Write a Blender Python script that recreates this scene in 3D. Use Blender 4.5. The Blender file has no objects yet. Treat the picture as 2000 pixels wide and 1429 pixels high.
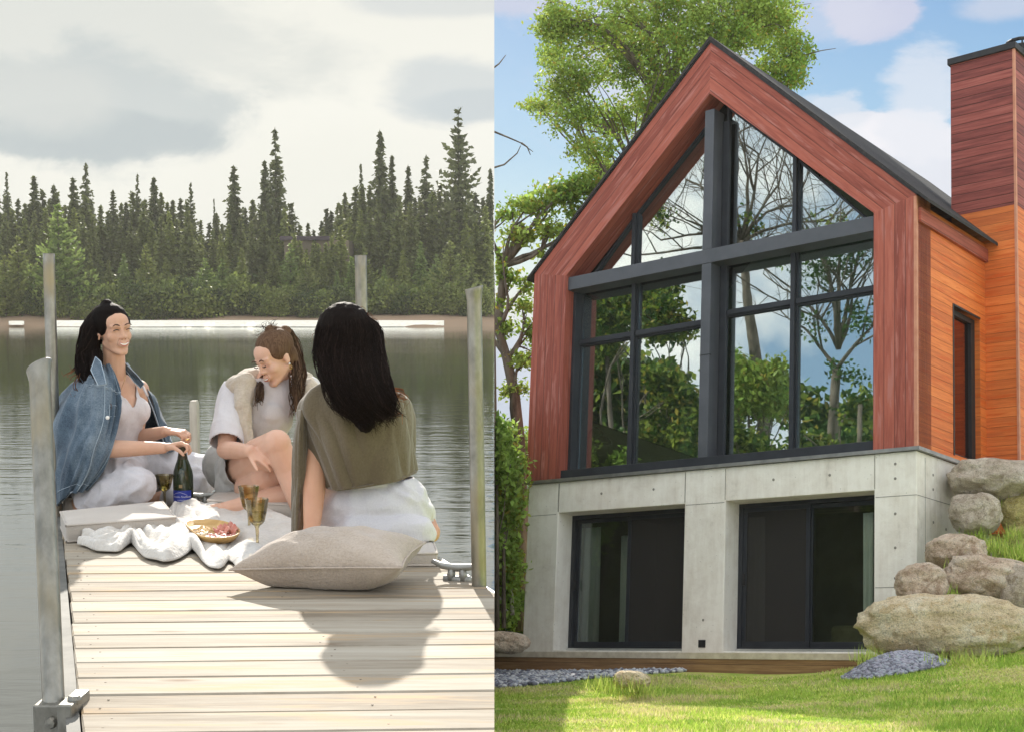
import bpy, bmesh, math, random
import numpy as np
from mathutils import Vector, Matrix, noise
random.seed(7); rng = np.random.default_rng(7)
SC = bpy.context.scene
COL = SC.collection
PI = math.pi
def nrm(v):
    v = np.asarray(v, float); return v/np.linalg.norm(v)
# ---------------------------------------------------------------- camera
F = 2900.0                       # focal length in photo pixels (2000 wide)
CAMZ = 0.88                      # eye height over the dock boards
TH = math.atan(325/F)
CAM = np.array([0, 0, CAMZ])
RT = np.array([1., 0, 0]); FW = np.array([0, math.cos(TH), -math.sin(TH)]); UP = np.array([0, math.sin(TH), math.cos(TH)])
cd = bpy.data.cameras.new('camera'); cam = bpy.data.objects.new('camera', cd); COL.objects.link(cam)
cam.location = CAM; cam.rotation_euler = (PI/2-TH, 0, 0)
cd.sensor_width = 36; cd.lens = 36*F/2000; cd.shift_y = 210.5/2000; cd.clip_start = .05; cd.clip_end = 3000
SC.camera = cam
def ray(px, py): return FW+RT*(px-1000)/F-UP*(py-925)/F
def at(px, py, Y):               # surveyed point: photo pixel and distance ahead (world y)
    r = ray(px, py); return CAM+r*(Y/r[1])
def atz(px, py, z=0.0):          # point on a level plane
    r = ray(px, py); return CAM+r*((z-CAMZ)/r[2])
def ppm(Y): return F/Y           # photo pixels per metre at distance Y
# boundary plane between the lake side and the house side
SEAM = nrm(np.cross(ray(965.5, 0), ray(965.5, 1429))); SEAM = SEAM if SEAM[0] > 0 else -SEAM
# ---------------------------------------------------------------- house frame (hillside lot)
def _rot(y, p, r):
    cy, sy, cp, sp, cr, sr = math.cos(y), math.sin(y), math.cos(p), math.sin(p), math.cos(r), math.sin(r)
    Y = np.array([[cy, 0, sy], [0, 1, 0], [-sy, 0, cy]]); P = np.array([[1, 0, 0], [0, cp, -sp], [0, sp, cp]]); R = np.array([[cr, -sr, 0], [sr, cr, 0], [0, 0, 1]])
    return R@P@Y
_R = _rot(.716993555, -.159418739, .0417774914)
_c2w = lambda v: v[0]*RT-v[1]*UP+v[2]*FW
HX, HY, HZ = _c2w(_R[:, 0]), _c2w(_R[:, 2]), -_c2w(_R[:, 1])
HO = CAM+ray(1791, 1268)*19.5
HM = np.array([HX, HY, HZ])      # world -> house axes
HCAM = HM@(CAM-HO)
HMAT = Matrix(((HX[0], HY[0], HZ[0], HO[0]), (HX[1], HY[1], HZ[1], HO[1]), (HX[2], HY[2], HZ[2], HO[2]), (0, 0, 0, 1)))
def un(px, py, k, c):            # pixel -> house coordinates on the plane axis k = c
    d = HM@ray(px, py); return HCAM+d*((c-HCAM[k])/d[k])
def h2w(p): return np.asarray(p, float)@HM+HO
def w2h(p): return (np.asarray(p, float)-HO)@HM.T
# ---------------------------------------------------------------- object helpers
MATS = {}
def tag(o, label=None, cat=None, group=None, kind=None):
    if label: o['label'] = label
    if cat: o['category'] = cat
    if group: o['group'] = group
    if kind: o['kind'] = kind
    return o
RM = {}
def thing(name, label, cat, loc=(0, 0, 0), group=None, mat=None):
    o = bpy.data.objects.new(name, None); COL.objects.link(o); o.empty_display_size = .1
    M = mat if mat is not None else Matrix.Translation(Vector(loc))
    o.matrix_world = M; RM[o.name] = M.copy()
    return tag(o, label, cat, group)
def link(name, me, parent=None, M=None):
    """me holds world coordinates, or local ones when M is given"""
    o = bpy.data.objects.new(name, me); COL.objects.link(o)
    if parent is not None:
        P = RM[parent.name]
        if M is None: me.transform(P.inverted())
        elif M != 'local': me.transform(P.inverted()@M)
        o.parent = parent; RM[o.name] = P
    else:
        if M is None:
            n = len(me.vertices)
            if n:
                co = np.empty(n*3, np.float32); me.vertices.foreach_get('co', co); co = co.reshape(-1, 3)
                b = np.array([(co[:, 0].min()+co[:, 0].max())/2, (co[:, 1].min()+co[:, 1].max())/2, co[:, 2].min()])
                M = Matrix.Translation(Vector(b.tolist())); me.transform(M.inverted())
            else: M = Matrix()
        o.matrix_world = M; RM[o.name] = M.copy()
    return o
def mk(verts, faces, mats=None, fm=None, uv=None, smooth=False, name='m'):
    me = bpy.data.meshes.new(name)
    V = np.asarray(verts, np.float32).reshape(-1, 3)
    if isinstance(faces, np.ndarray) and faces.ndim == 2:
        n, k = faces.shape
        me.vertices.add(len(V)); me.vertices.foreach_set('co', V.ravel())
        me.loops.add(n*k); me.loops.foreach_set('vertex_index', faces.ravel().astype(np.int32))
        me.polygons.add(n); me.polygons.foreach_set('loop_start', (np.arange(n)*k).astype(np.int32))
        me.update(calc_edges=True)
    else:
        me.from_pydata(V.tolist(), [], [tuple(int(i) for i in f) for f in faces]); me.update()
    if mats is not None:
        for m in (mats if isinstance(mats, (list, tuple)) else [mats]): me.materials.append(m)
    if fm is not None: me.polygons.foreach_set('material_index', np.asarray(fm, np.int32))
    if uv is not None:
        l = me.uv_layers.new(name='UVMap'); l.data.foreach_set('uv', np.asarray(uv, np.float32).ravel())
    if smooth: me.polygons.foreach_set('use_smooth', np.ones(len(me.polygons), bool))
    return me
def clip(me, co, no, fill=False):
    bm = bmesh.new(); bm.from_mesh(me)
    g = bm.verts[:]+bm.edges[:]+bm.faces[:]
    r = bmesh.ops.bisect_plane(bm, geom=g, plane_co=Vector(co), plane_no=Vector(no), clear_outer=True)
    if fill:
        e = [x for x in r['geom_cut'] if isinstance(x, bmesh.types.BMEdge)]
        try: bmesh.ops.holes_fill(bm, edges=e, sides=0)
        except Exception: pass
    bm.to_mesh(me); bm.free(); return me
def clipL(me, fill=False): return clip(me, CAM, SEAM, fill)      # keep the lake side
def clipR(me, fill=False): return clip(me, CAM, -SEAM, fill)     # keep the house side
class MB:
    """collects shapes (any frame), builds one mesh with UVs in metres; u runs along the grain"""
    def __init__(s): s.v = []; s.f = []; s.uv = []; s.m = []
    def add(s, V, Fc, UV=None, mi=0):
        b = len(s.v); s.v += [tuple(map(float, p)) for p in V]
        for i, f in enumerate(Fc):
            s.f.append(tuple(b+k for k in f)); s.m.append(mi)
            if UV is not None: s.uv += UV[i]
            else: s.uv += [(0, 0)]*len(f)
    def box(s, x0, x1, y0, y1, z0, z1, ax=0, mi=0, seed=0):
        P = [(x0, y0, z0), (x1, y0, z0), (x1, y1, z0), (x0, y1, z0), (x0, y0, z1), (x1, y0, z1), (x1, y1, z1), (x0, y1, z1)]
        Fc = [(0, 3, 2, 1), (4, 5, 6, 7), (0, 1, 5, 4), (2, 3, 7, 6), (1, 2, 6, 5), (3, 0, 4, 7)]
        na = [2, 2, 1, 1, 0, 0]; UV = []
        for f, n in zip(Fc, na):
            o = [a for a in (0, 1, 2) if a != n]
            u = ax if ax in o else o[0]; w = [a for a in o if a != u][0]
            UV.append([(P[i][u]+seed*3.7, P[i][w]+seed*1.3) for i in f])
        s.add(P, Fc, UV, mi); return s
    def prism(s, poly, y0, y1, g=(1, 0), mi=0):
        """polygon in x,z extruded along y"""
        n = len(poly); a = sum(poly[i][0]*poly[(i+1) % n][1]-poly[(i+1) % n][0]*poly[i][1] for i in range(n))
        if a < 0: poly = poly[::-1]
        P = [(x, y0, z) for x, z in poly]+[(x, y1, z) for x, z in poly]
        g = nrm(g); h = (-g[1], g[0])
        U = lambda p: (p[0]*g[0]+p[2]*g[1], p[0]*h[0]+p[2]*h[1])
        Fc = [tuple(range(n)), tuple(range(2*n-1, n-1, -1))]; UV = [[U(P[i]) for i in f] for f in Fc]
        for i in range(n):
            j = (i+1) % n; f = (j, i, i+n, j+n); Fc.append(f)
            L = math.dist(poly[i], poly[j]); UV.append([(L, y0), (0, y0), (0, y1), (L, y1)])
        s.add(P, Fc, UV, mi); return s
    def tube(s, pts, r, n=10, caps=True, mi=0):
        pts = [np.asarray(p, float) for p in pts]; R = [r]*len(pts) if np.isscalar(r) else list(r)
        V = []; Fc = []; UV = []
        d0 = nrm(pts[1]-pts[0]); a = nrm(np.cross(d0, [0.3, 0.2, 1] if abs(d0[2]) < .9 else [1, .1, 0])); L = 0; Ls = []
        for i, p in enumerate(pts):
            d = nrm(pts[min(i+1, len(pts)-1)]-pts[max(i-1, 0)])
            a = nrm(a-d*np.dot(a, d)); b = np.cross(d, a)
            if i: L += np.linalg.norm(p-pts[i-1])
            Ls.append(L)
            for k in range(n):
                t = 2*PI*k/n; V.append(p+R[i]*(a*math.cos(t)+b*math.sin(t)))
        for i in range(len(pts)-1):
            for k in range(n):
                k2 = (k+1) % n; Fc.append((i*n+k, i*n+k2, (i+1)*n+k2, (i+1)*n+k))
                c = 2*PI*R[i]
                UV.append([(Ls[i], k/n*c), (Ls[i], (k+1)/n*c), (Ls[i+1], (k+1)/n*c), (Ls[i+1], k/n*c)])
        if caps:
            Fc.append(tuple(range(n-1, -1, -1))); UV.append([(0, 0)]*n)
            Fc.append(tuple((len(pts)-1)*n+k for k in range(n))); UV.append([(0, 0)]*n)
        s.add(V, Fc, UV, mi); return s
    def lathe(s, prof, c, axis=(0, 0, 1), n=20, mi=0, face=None):
        axis = nrm(axis); a = nrm(np.cross(axis, [0, 1, .01] if abs(axis[1]) < .9 else [1, 0, 0])); b = np.cross(axis, a); c = np.asarray(c, float)
        V = []; Fc = []
        for r, z in prof:
            for k in range(n):
                t = 2*PI*k/n; rr = r
                if face: rr = r*(1-face*abs(math.sin(t*5)))
                V.append(c+axis*z+rr*(a*math.cos(t)+b*math.sin(t)))
        for i in range(len(prof)-1):
            for k in range(n):
                k2 = (k+1) % n; Fc.append((i*n+k, i*n+k2, (i+1)*n+k2, (i+1)*n+k))
        s.add(V, Fc, None, mi); return s
    def mesh(s, mats, smooth=False):
        return mk(s.v, s.f, mats, s.m, s.uv, smooth)
def bevel(o, w=.004, seg=2, ang=40):
    m = o.modifiers.new('bevel', 'BEVEL'); m.width = w; m.segments = seg; m.limit_method = 'ANGLE'; m.angle_limit = math.radians(ang); return o
# ---------------------------------------------------------------- material helpers
def s2l(c):
    return tuple(((x/255)/12.92 if x/255 <= .04045 else ((x/255+.055)/1.055)**2.4) for x in c)
class NT:
    def __init__(s, tree): s.t = tree; s.n = tree.nodes; s.l = tree.links
    def new(s, ty, **k):
        n = s.n.new(ty)
        for a, b in k.items(): setattr(n, a, b)
        return n
    def put(s, sock, v):
        if v is None: return
        if hasattr(v, 'is_output') or isinstance(v, bpy.types.NodeSocket): s.l.new(v, sock)
        else:
            try: sock.default_value = v
            except Exception: sock.default_value = (*v, 1) if len(v) == 3 else v
    def math(s, op, a, b=None, c=None, clamp=False):
        n = s.new('ShaderNodeMath', operation=op, use_clamp=clamp)
        for i, x in enumerate((a, b, c)): s.put(n.inputs[i], x)
        return n.outputs[0]
    def mix(s, f, a, b, mode='MIX'):
        n = s.new('ShaderNodeMix', data_type='RGBA', blend_type=mode)
        s.put(n.inputs[0], f); s.put(n.inputs[6], (*a, 1) if isinstance(a, tuple) and len(a) == 3 else a); s.put(n.inputs[7], (*b, 1) if isinstance(b, tuple) and len(b) == 3 else b)
        return n.outputs[2]
    def ramp(s, f, stops, interp='LINEAR'):
        n = s.new('ShaderNodeValToRGB'); n.color_ramp.interpolation = interp; cr = n.color_ramp
        while len(cr.elements) < len(stops): cr.elements.new(.5)
        for e, (p, c) in zip(cr.elements, stops):
            e.position = p; e.color = (*c, 1) if isinstance(c, tuple) else (c, c, c, 1)
        s.put(n.inputs[0], f); return n.outputs[0]
    def noise(s, vec, scale=5, detail=4, rough=.55, dist=0):
        n = s.new('ShaderNodeTexNoise'); s.put(n.inputs['Vector'], vec); n.inputs['Scale'].default_value = scale; n.inputs['Detail'].default_value = detail
        n.inputs['Roughness'].default_value = rough; n.inputs['Distortion'].default_value = dist; return n.outputs[0]
    def map(s, vec, scale=(1, 1, 1), loc=(0, 0, 0), rot=(0, 0, 0)):
        n = s.new('ShaderNodeMapping'); s.put(n.inputs[0], vec); n.inputs[1].default_value = loc; n.inputs[2].default_value = rot; n.inputs[3].default_value = scale; return n.outputs[0]
    def coord(s, k='Object'): return s.new('ShaderNodeTexCoord').outputs[k]
    def bump(s, h, dist=.01, strength=1, normal=None):
        n = s.new('ShaderNodeBump'); n.inputs['Distance'].default_value = dist; n.inputs['Strength'].default_value = strength; s.put(n.inputs['Height'], h); s.put(n.inputs['Normal'], normal); return n.outputs[0]
def newmat(name):
    m = bpy.data.materials.new(name); m.use_nodes = True; t = NT(m.node_tree); t.n.clear()
    out = t.new('ShaderNodeOutputMaterial'); MATS[name] = m; return m, t, out
def princ(t, out, col, rough=.6, metal=0, normal=None, spec=.5, sss=0, sheen=0, trans=0, ior=1.45, sssc=None):
    p = t.new('ShaderNodeBsdfPrincipled'); t.put(p.inputs['Base Color'], (*col, 1) if isinstance(col, tuple) and len(col) == 3 else col)
    t.put(p.inputs['Roughness'], rough); t.put(p.inputs['Metallic'], metal); t.put(p.inputs['Normal'], normal); t.put(p.inputs['Specular IOR Level'], spec)
    if sss: p.inputs['Subsurface Weight'].default_value = sss; p.inputs['Subsurface Radius'].default_value = (.02, .008, .004); p.inputs['Subsurface Scale'].default_value = .5
    if sheen: p.inputs['Sheen Weight'].default_value = sheen; p.inputs['Sheen Roughness'].default_value = .5
    if trans: p.inputs['Transmission Weight'].default_value = trans; p.inputs['IOR'].default_value = ior
    if out is not None: t.l.new(p.outputs[0], out.inputs[0])
    return p
def pmat(name, c1, c2=None, scale=8, rough=.6, bump=.0, bscale=None, stretch=(1, 1, 1), coord='Object', metal=0, spec=.4, lo=.35, hi=.65, sss=0, sheen=0, c3=None, s3=1.5):
    m, t, out = newmat(name); c2 = c2 or tuple(min(1, x*1.25) for x in c1)
    v = t.map(t.coord(coord), stretch); nz = t.noise(v, scale, 5, .6)
    f = t.ramp(nz, [(lo, 0.), (hi, 1.)]); col = t.mix(f, c1, c2)
    if c3: col = t.mix(t.ramp(t.noise(v, s3, 3), [(.5, 0.), (.68, 1.)]), col, c3)
    nb = t.bump(t.noise(v, bscale or scale*4, 4), bump, 1) if bump else None
    princ(t, out, col, rough, metal, nb, spec, sss, sheen); return m
def plank_mat(name, cols, w=.12, groove=.06, rough=.55, axis_scale=1, grain=.5, bump=.004, knot=True, spec=.35, wear=None, groove_col=.25, knots=False):
    """boards read from the UVs: u along the board, v across"""
    m, t, out = newmat(name)
    sep = t.new('ShaderNodeSeparateXYZ'); t.put(sep.inputs[0], t.coord('UV')); u, v = sep.outputs[0], sep.outputs[1]
    bi = t.math('DIVIDE', v, w); idx = t.math('FLOOR', bi); fr = t.math('FRACT', bi)
    cmb = t.new('ShaderNodeCombineXYZ'); t.put(cmb.inputs[0], t.math('ADD', t.math('MULTIPLY', u, .9), t.math('MULTIPLY', idx, 7.31))); t.put(cmb.inputs[1], t.math('MULTIPLY', v, 14.)); t.put(cmb.inputs[2], idx)
    g1 = t.noise(cmb.outputs[0], 1.6, 6, .65, .4); g2 = t.noise(t.map(cmb.outputs[0], (6, 9, 1)), 2, 3, .6)
    wn = t.new('ShaderNodeTexWhiteNoise', noise_dimensions='1D'); t.put(wn.inputs['W'], idx)
    f = t.math('ADD', t.math('MULTIPLY', g1, .75), t.math('ADD', t.math('MULTIPLY', g2, .25*grain), t.math('MULTIPLY', t.math('SUBTRACT', wn.outputs[0], .5), .22)))
    col = t.ramp(f, [(.28, cols[0]), (.5, cols[1]), (.72, cols[2])])
    if wear: col = t.mix(t.ramp(t.noise(t.map(cmb.outputs[0], (.8, .5, 1)), 2.2, 4, .6, .3), [(.54, 0.), (.66, 1.)]), col, wear)
    if knots:
        kv = t.new('ShaderNodeCombineXYZ'); t.put(kv.inputs[0], t.math('MULTIPLY', u, 2.2)); t.put(kv.inputs[1], t.math('MULTIPLY', v, 9.)); t.put(kv.inputs[2], t.math('MULTIPLY', idx, 5.3)); vo = t.new('ShaderNodeTexVoronoi'); t.put(vo.inputs['Vector'], kv.outputs[0]); vo.inputs['Scale'].default_value = 1.
        kn = t.ramp(t.math('ADD', vo.outputs[0], t.math('MULTIPLY', g2, .05)), [(.05, 1.), (.10, .55), (.17, 0.)]); sepc = t.new('ShaderNodeSeparateColor'); t.put(sepc.inputs[0], vo.outputs[1]); kn = t.math('MULTIPLY', kn, t.math('GREATER_THAN', sepc.outputs[0], .45)); col = t.mix(t.math('MULTIPLY', kn, .75), col, (.16, .09, .045))
        crk = t.noise(t.map(cmb.outputs[0], (1.3, 4.5, 1)), 2.6, 5, .75); col = t.mix(t.ramp(crk, [(.69, 0.), (.73, .6)]), col, (.10, .07, .045))
    d = t.math('MINIMUM', fr, t.math('SUBTRACT', 1., fr)); gr = t.math('LESS_THAN', d, groove/2)
    col = t.mix(t.math('MULTIPLY', gr, 1-groove_col), col, (.02, .012, .008))
    h = t.math('SUBTRACT', t.math('MULTIPLY', g1, .35), t.math('MULTIPLY', t.ramp(d, [(0, 1.), (groove, 0.)]), 1.))
    princ(t, out, col, rough, 0, t.bump(h, bump, 1), spec); return m
# ---------------------------------------------------------------- daylight
EXPO = .68; K = 2**EXPO
SUN_EL = math.radians(24.5); SUN_AZ = math.radians(-8)      # azimuth from +y towards +x
W = bpy.data.worlds.new('World'); SC.world = W; W.use_nodes = True
t = NT(W.node_tree); t.n.clear(); out = t.new('ShaderNodeOutputWorld'); bg = t.new('ShaderNodeBackground'); t.l.new(bg.outputs[0], out.inputs[0])
sky = t.new('ShaderNodeTexSky'); sky.sky_type = 'NISHITA'; sky.sun_disc = False; sky.sun_elevation = SUN_EL; sky.sun_rotation = SUN_AZ; sky.altitude = 300; sky.air_density = 1.2; sky.dust_density = .6; sky.ozone_density = 2
gen = t.coord('Generated'); sp = t.new('ShaderNodeSeparateXYZ'); t.put(sp.inputs[0], gen); dx, dy, dz = sp.outputs
def skc(c, k=1.0):      # a sky colour as it shows in the photo -> radiance for strength 0.1
    return tuple(x*k*10/K for x in s2l(c))
wsc = t.noise(t.map(gen, (1, 1, 2.0)), 9, 8, .62, .3); wsb = t.noise(t.map(gen, (1, 1, 2.2), (3, 1, 7)), 2.3, 3, .5, .2)
jit = t.math('MULTIPLY', t.math('SUBTRACT', wsc, .5), 1.9)
def blob(px, py, rx, ry, soft=.5, jitter=.9):
    """a cloud bank centred on a direction; radii as angles"""
    d = nrm(ray(px, py)); a = nrm(np.cross(d, [0, 0, 1])); b = np.cross(a, d)
    def dot(v):
        n = t.new('ShaderNodeVectorMath', operation='DOT_PRODUCT'); t.put(n.inputs[0], gen); n.inputs[1].default_value = v.tolist(); return n.outputs[1]
    U = t.math('DIVIDE', dot(a), rx/F); V = t.math('DIVIDE', dot(b), ry/F)
    r = t.math('SQRT', t.math('ADD', t.math('MULTIPLY', U, U), t.math('MULTIPLY', V, V)))
    r = t.math('ADD', r, t.math('MULTIPLY', jit, jitter)); front = t.math('GREATER_THAN', dot(d), .2)
    mr = t.new('ShaderNodeMapRange', interpolation_type='SMOOTHSTEP'); t.put(mr.inputs[0], r); mr.inputs[1].default_value = 1+soft/2; mr.inputs[2].default_value = 1-soft/2; mr.inputs[3].default_value = 0; mr.inputs[4].default_value = 1
    return t.math('MULTIPLY', mr.outputs[0], front)
# lake side: thin bright overcast with darker cloud
L0 = t.mix(t.ramp(wsb, [(.35, 0.), (.7, 1.)]), skc((232, 232, 223)), skc((241, 240, 232)))
for (px, py, rx, ry, so, ji, c) in [(120, 90, 420, 110, .9, 1.6, (214, 217, 213)), (170, 210, 250, 95, .6, 1.3, (190, 198, 200)), (150, 262, 230, 48, .35, .8, (178, 188, 192)), (60, 190, 140, 60, .9, 1, (205, 209, 207)),
                                    (890, 175, 130, 60, .5, .9, (200, 207, 210)), (840, 5, 150, 26, .8, .9, (210, 214, 214)), (930, 205, 110, 30, .5, .6, (192, 201, 206))]:
    L0 = t.mix(t.math('MULTIPLY', blob(px, py, rx, ry, so, ji), .85), L0, skc(c))
# house side: blue with white cumulus
blue = t.ramp(t.math('ADD', dz, 0), [(.0, skc((150, 198, 222))), (.10, skc((94, 160, 208))), (.22, skc((70, 136, 198))), (.6, skc((70, 128, 190)))])
R0 = t.mix(.15, blue, sky.outputs[0])
for (px, py, rx, ry, so, ji, c, k) in [(1700, 310, 210, 95, .28, 1.5, (222, 224, 234), .95), (1640, 270, 90, 40, .3, 1.6, (236, 236, 242), .8), (1790, 250, 90, 50, .3, 1.8, (238, 236, 242), .8), (1800, 215, 80, 90, .5, 1.6, (222, 226, 236), .7), (1620, 215, 75, 40, .4, 1.8, (216, 222, 233), .7), (1690, 20, 75, 50, .4, 1.5, (212, 208, 226), .75),
                                    (1030, 5, 75, 22, .9, 1.3, (205, 205, 222), .7), (1300, 120, 180, 200, 1.2, 1.7, (214, 216, 230), .75), (1600, 30, 90, 50, .9, 1.5, (210, 214, 230), .5), (1010, 760, 90, 150, .9, 1, (205, 212, 228), .85), (1120, 170, 60, 60, .9, 1.3, (200, 210, 228), .6), (1960, 10, 60, 25, .9, 1.2, (210, 212, 226), .6)]:
    R0 = t.mix(t.math('MULTIPLY', blob(px, py, rx, ry, so, ji), k), R0, skc(c))
# rest of the sky: high bright cloud with blue gaps
cl = t.ramp(t.noise(t.map(gen, (1, 1, 1.6)), 3.2, 6, .58, .3), [(.42, 0.), (.58, 1.)])
REST = t.mix(cl, t.mix(.8, sky.outputs[0], skc((172, 204, 232), 1.35)), skc((255, 247, 235), 2.2))
hyp = t.math('SQRT', t.math('ADD', t.math('MULTIPLY', dx, dx), t.math('MULTIPLY', dy, dy)))
mr = t.new('ShaderNodeMapRange', interpolation_type='SMOOTHSTEP'); t.put(mr.inputs[0], t.math('DIVIDE', dy, t.math('ADD', hyp, 1e-4))); mr.inputs[1].default_value = .55; mr.inputs[2].default_value = .8
mz = t.new('ShaderNodeMapRange', interpolation_type='SMOOTHSTEP'); t.put(mz.inputs[0], dz); mz.inputs[1].default_value = .62; mz.inputs[2].default_value = .42
ahead = t.math('MULTIPLY', mr.outputs[0], mz.outputs[0])
sd = t.new('ShaderNodeVectorMath', operation='DOT_PRODUCT'); t.put(sd.inputs[0], gen); sd.inputs[1].default_value = SEAM.tolist()
col = t.mix(t.math('GREATER_THAN', sd.outputs[1], 0.), L0, R0)
col = t.mix(ahead, REST, col)
t.put(bg.inputs[0], col); bg.inputs[1].default_value = .1
W.cycles.sampling_method = 'MANUAL'; W.cycles.sample_map_resolution = 1024
sl = bpy.data.lights.new('sun', 'SUN'); so = bpy.data.objects.new('sun', sl); COL.objects.link(so)
sl.energy = 4.4; sl.angle = math.radians(.6); sl.color = (1, .93, .82)
sdir = np.array([math.sin(SUN_AZ)*math.cos(SUN_EL), math.cos(SUN_AZ)*math.cos(SUN_EL), math.sin(SUN_EL)])
so.rotation_euler = Vector((-sdir).tolist()).to_track_quat('-Z', 'Y').to_euler(); so.location = (0, 0, 60)
vs = SC.view_settings; vs.view_transform = 'Standard'; vs.look = 'None'; vs.gamma = 1; vs.exposure = EXPO; vs.use_curve_mapping = False
SC.cycles.use_denoising = True; SC.cycles.max_bounces = 8; SC.cycles.transparent_max_bounces = 16; SC.cycles.diffuse_bounces = 3; SC.cycles.caustics_reflective = False; SC.cycles.caustics_refractive = False
SC.cycles.sample_clamp_indirect = 6
# ================================================================ the house side
RED = plank_mat('red_stained_cedar', [(.24, .055, .038), (.40, .105, .07), (.50, .155, .105)], w=.16, groove=.05, rough=.6, bump=.006, wear=(.44, .16, .13), groove_col=.4, spec=.3)
ORG = plank_mat('lit_orange_cedar', [(.52, .125, .03), (.74, .205, .048), (.84, .28, .08)], w=.14, groove=.035, rough=.55, bump=.005, wear=(.62, .12, .02), groove_col=.5, spec=.3)  # the side wall's brighter light is put into this orange
CHM = plank_mat('plum_cedar', [(.16, .036, .032), (.31, .078, .062), (.44, .14, .115)], w=.14, groove=.07, rough=.6, bump=.007, groove_col=.3, spec=.3)  # plum-toned boards for the upper chimney
def concrete_mat():
    m, t, out = newmat('board_cast_concrete'); o = t.coord('Object')
    a = t.noise(o, .9, 5, .6, .2); b = t.noise(o, 5, 6, .65, .3); c = t.noise(t.map(o, (3, 3, .35)), 3, 5, .65)
    f = t.math('ADD', t.math('MULTIPLY', a, .45), t.math('ADD', t.math('MULTIPLY', b, .32), t.math('MULTIPLY', c, .3)))
    col = t.ramp(f, [(.35, (.52, .475, .41)), (.47, (.76, .71, .635)), (.6, (.88, .845, .775))])
    vor = t.new('ShaderNodeTexVoronoi'); t.put(vor.inputs['Vector'], t.map(o, (1, 1, 1))); vor.inputs['Scale'].default_value = 14
    pit = t.math('MULTIPLY', t.math('LESS_THAN', vor.outputs[0], .11), t.math('GREATER_THAN', b, .52)); col = t.mix(t.math('MULTIPLY', pit, .45), col, (.2, .18, .15))
    princ(t, out, col, .85, 0, t.bump(t.math('SUBTRACT', b, t.math('MULTIPLY', pit, .3)), .008), .25); return m
CONC = concrete_mat()
DARKM = pmat('charcoal_painted_steel', (.016, .019, .026), (.026, .03, .038), 3, .5, spec=.35)
BEAMM = pmat('slate_painted_steel', (.062, .068, .082), (.085, .09, .108), 2, .45, spec=.5)
BLACKM = pmat('black_metal', (.012, .012, .014), (.022, .022, .025), 6, .5)
FLASH = pmat('grey_flashing', (.22, .22, .21), (.34, .33, .31), 5, .4, metal=.6)
HOLEM = pmat('form_tie_grey', (.20, .185, .165), (.28, .26, .23), 20, .9)
ROOFM = pmat('dark_roof_shingle', (.022, .02, .022), (.05, .045, .045), 20, .9, bump=.01)
INW = pmat('interior_green_grey_paint', (.52, .60, .50), (.60, .68, .58), 1.2, .8)
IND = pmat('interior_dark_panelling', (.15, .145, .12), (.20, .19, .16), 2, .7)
FLOORM = plank_mat('interior_oak_floor', [(.10, .065, .04), (.16, .11, .07), (.22, .15, .1)], w=.15, groove=.03)
def glass_mat(name, fac, tint, gl=(.74, .80, .84)):
    m, t, out = newmat(name); lw = t.new('ShaderNodeFresnel'); lw.inputs[0].default_value = 1.5
    f = t.math('ADD', t.math('MULTIPLY', lw.outputs[0], .9), fac, clamp=True)
    tr = t.new('ShaderNodeBsdfTransparent'); tr.inputs[0].default_value = (*tint, 1); g = t.new('ShaderNodeBsdfGlossy'); g.inputs[0].default_value = (*gl, 1); g.inputs[1].default_value = .004
    wob = t.bump(t.noise(t.map(t.coord('Object'), (1, 1, 1)), 1.1, 2), .0007, 1); t.put(g.inputs['Normal'], wob)
    mx = t.new('ShaderNodeMixShader'); t.put(mx.inputs[0], f); t.l.new(tr.outputs[0], mx.inputs[1]); t.l.new(g.outputs[0], mx.inputs[2]); t.l.new(mx.outputs[0], out.inputs[0]); return m
GLASS = glass_mat('tinted_window_glass', .40, (.84, .93, .86)); GLASSL = glass_mat('clear_door_glass', .03, (.88, .90, .86)); SCREEN, t, out = newmat('grey_insect_screen'); df = t.new('ShaderNodeBsdfDiffuse'); df.inputs[0].default_value = (.05, .048, .046, 1); tr = t.new('ShaderNodeBsdfTransparent'); tr.inputs[0].default_value = (.8, .8, .78, 1); mx = t.new('ShaderNodeMixShader'); mx.inputs[0].default_value = .42; t.l.new(df.outputs[0], mx.inputs[1]); t.l.new(tr.outputs[0], mx.inputs[2]); t.l.new(mx.outputs[0], out.inputs[0])
GLASSS = glass_mat('side_window_glass', .30, (.35, .2, .18), (.8, .55, .5))

house = thing('house', 'red and orange cedar gable house with a glass front over a concrete base', 'house', mat=HMAT)
def hp(name, mb, mats, parent=house, smooth=False, bv=0):
    o = link(name, mb.mesh(mats, smooth), parent, M='local')
    if bv: bevel(o, bv)
    return o
# --- concrete base
b = MB()
CL, CR, DEP = -6.8, 0., 7.5
b.box(CL, -6.16, 0, .6, -.6, 2.66, 2); b.box(-3.72, -3.0, 0, .6, -.6, 2.66, 2); b.box(-.62, CR, 0, .6, -.6, 2.66, 2)
b.box(-6.16, -3.72, .004, .6, 2.16, 2.66, 0); b.box(-3.0, -.62, .004, .6, 2.16, 2.66, 0)
b.box(CR-.3, CR-.002, .6, DEP, -.6, 2.66, 1); b.box(CL+.002, CL+.3, .6, DEP, -.6, 2.66, 1)
b.box(-6.16, -3.72, .0, .6, -.6, -.03, 0); b.box(-3.0, -.62, .0, .6, -.6, -.03, 0)
found = hp('concrete_base', b, CONC, bv=.012)
def fj(*a): hp('form_joint', MB().box(*a), HOLEM, found)
for x0, x1, z in ((-.6, 0, 2.06), (-.6, 0, .83), (-3.7, -3.02, 2.14), (-6.78, -6.2, 2.14)): fj(x0, x1, -.003, .01, z-.004, z+.004)
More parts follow.
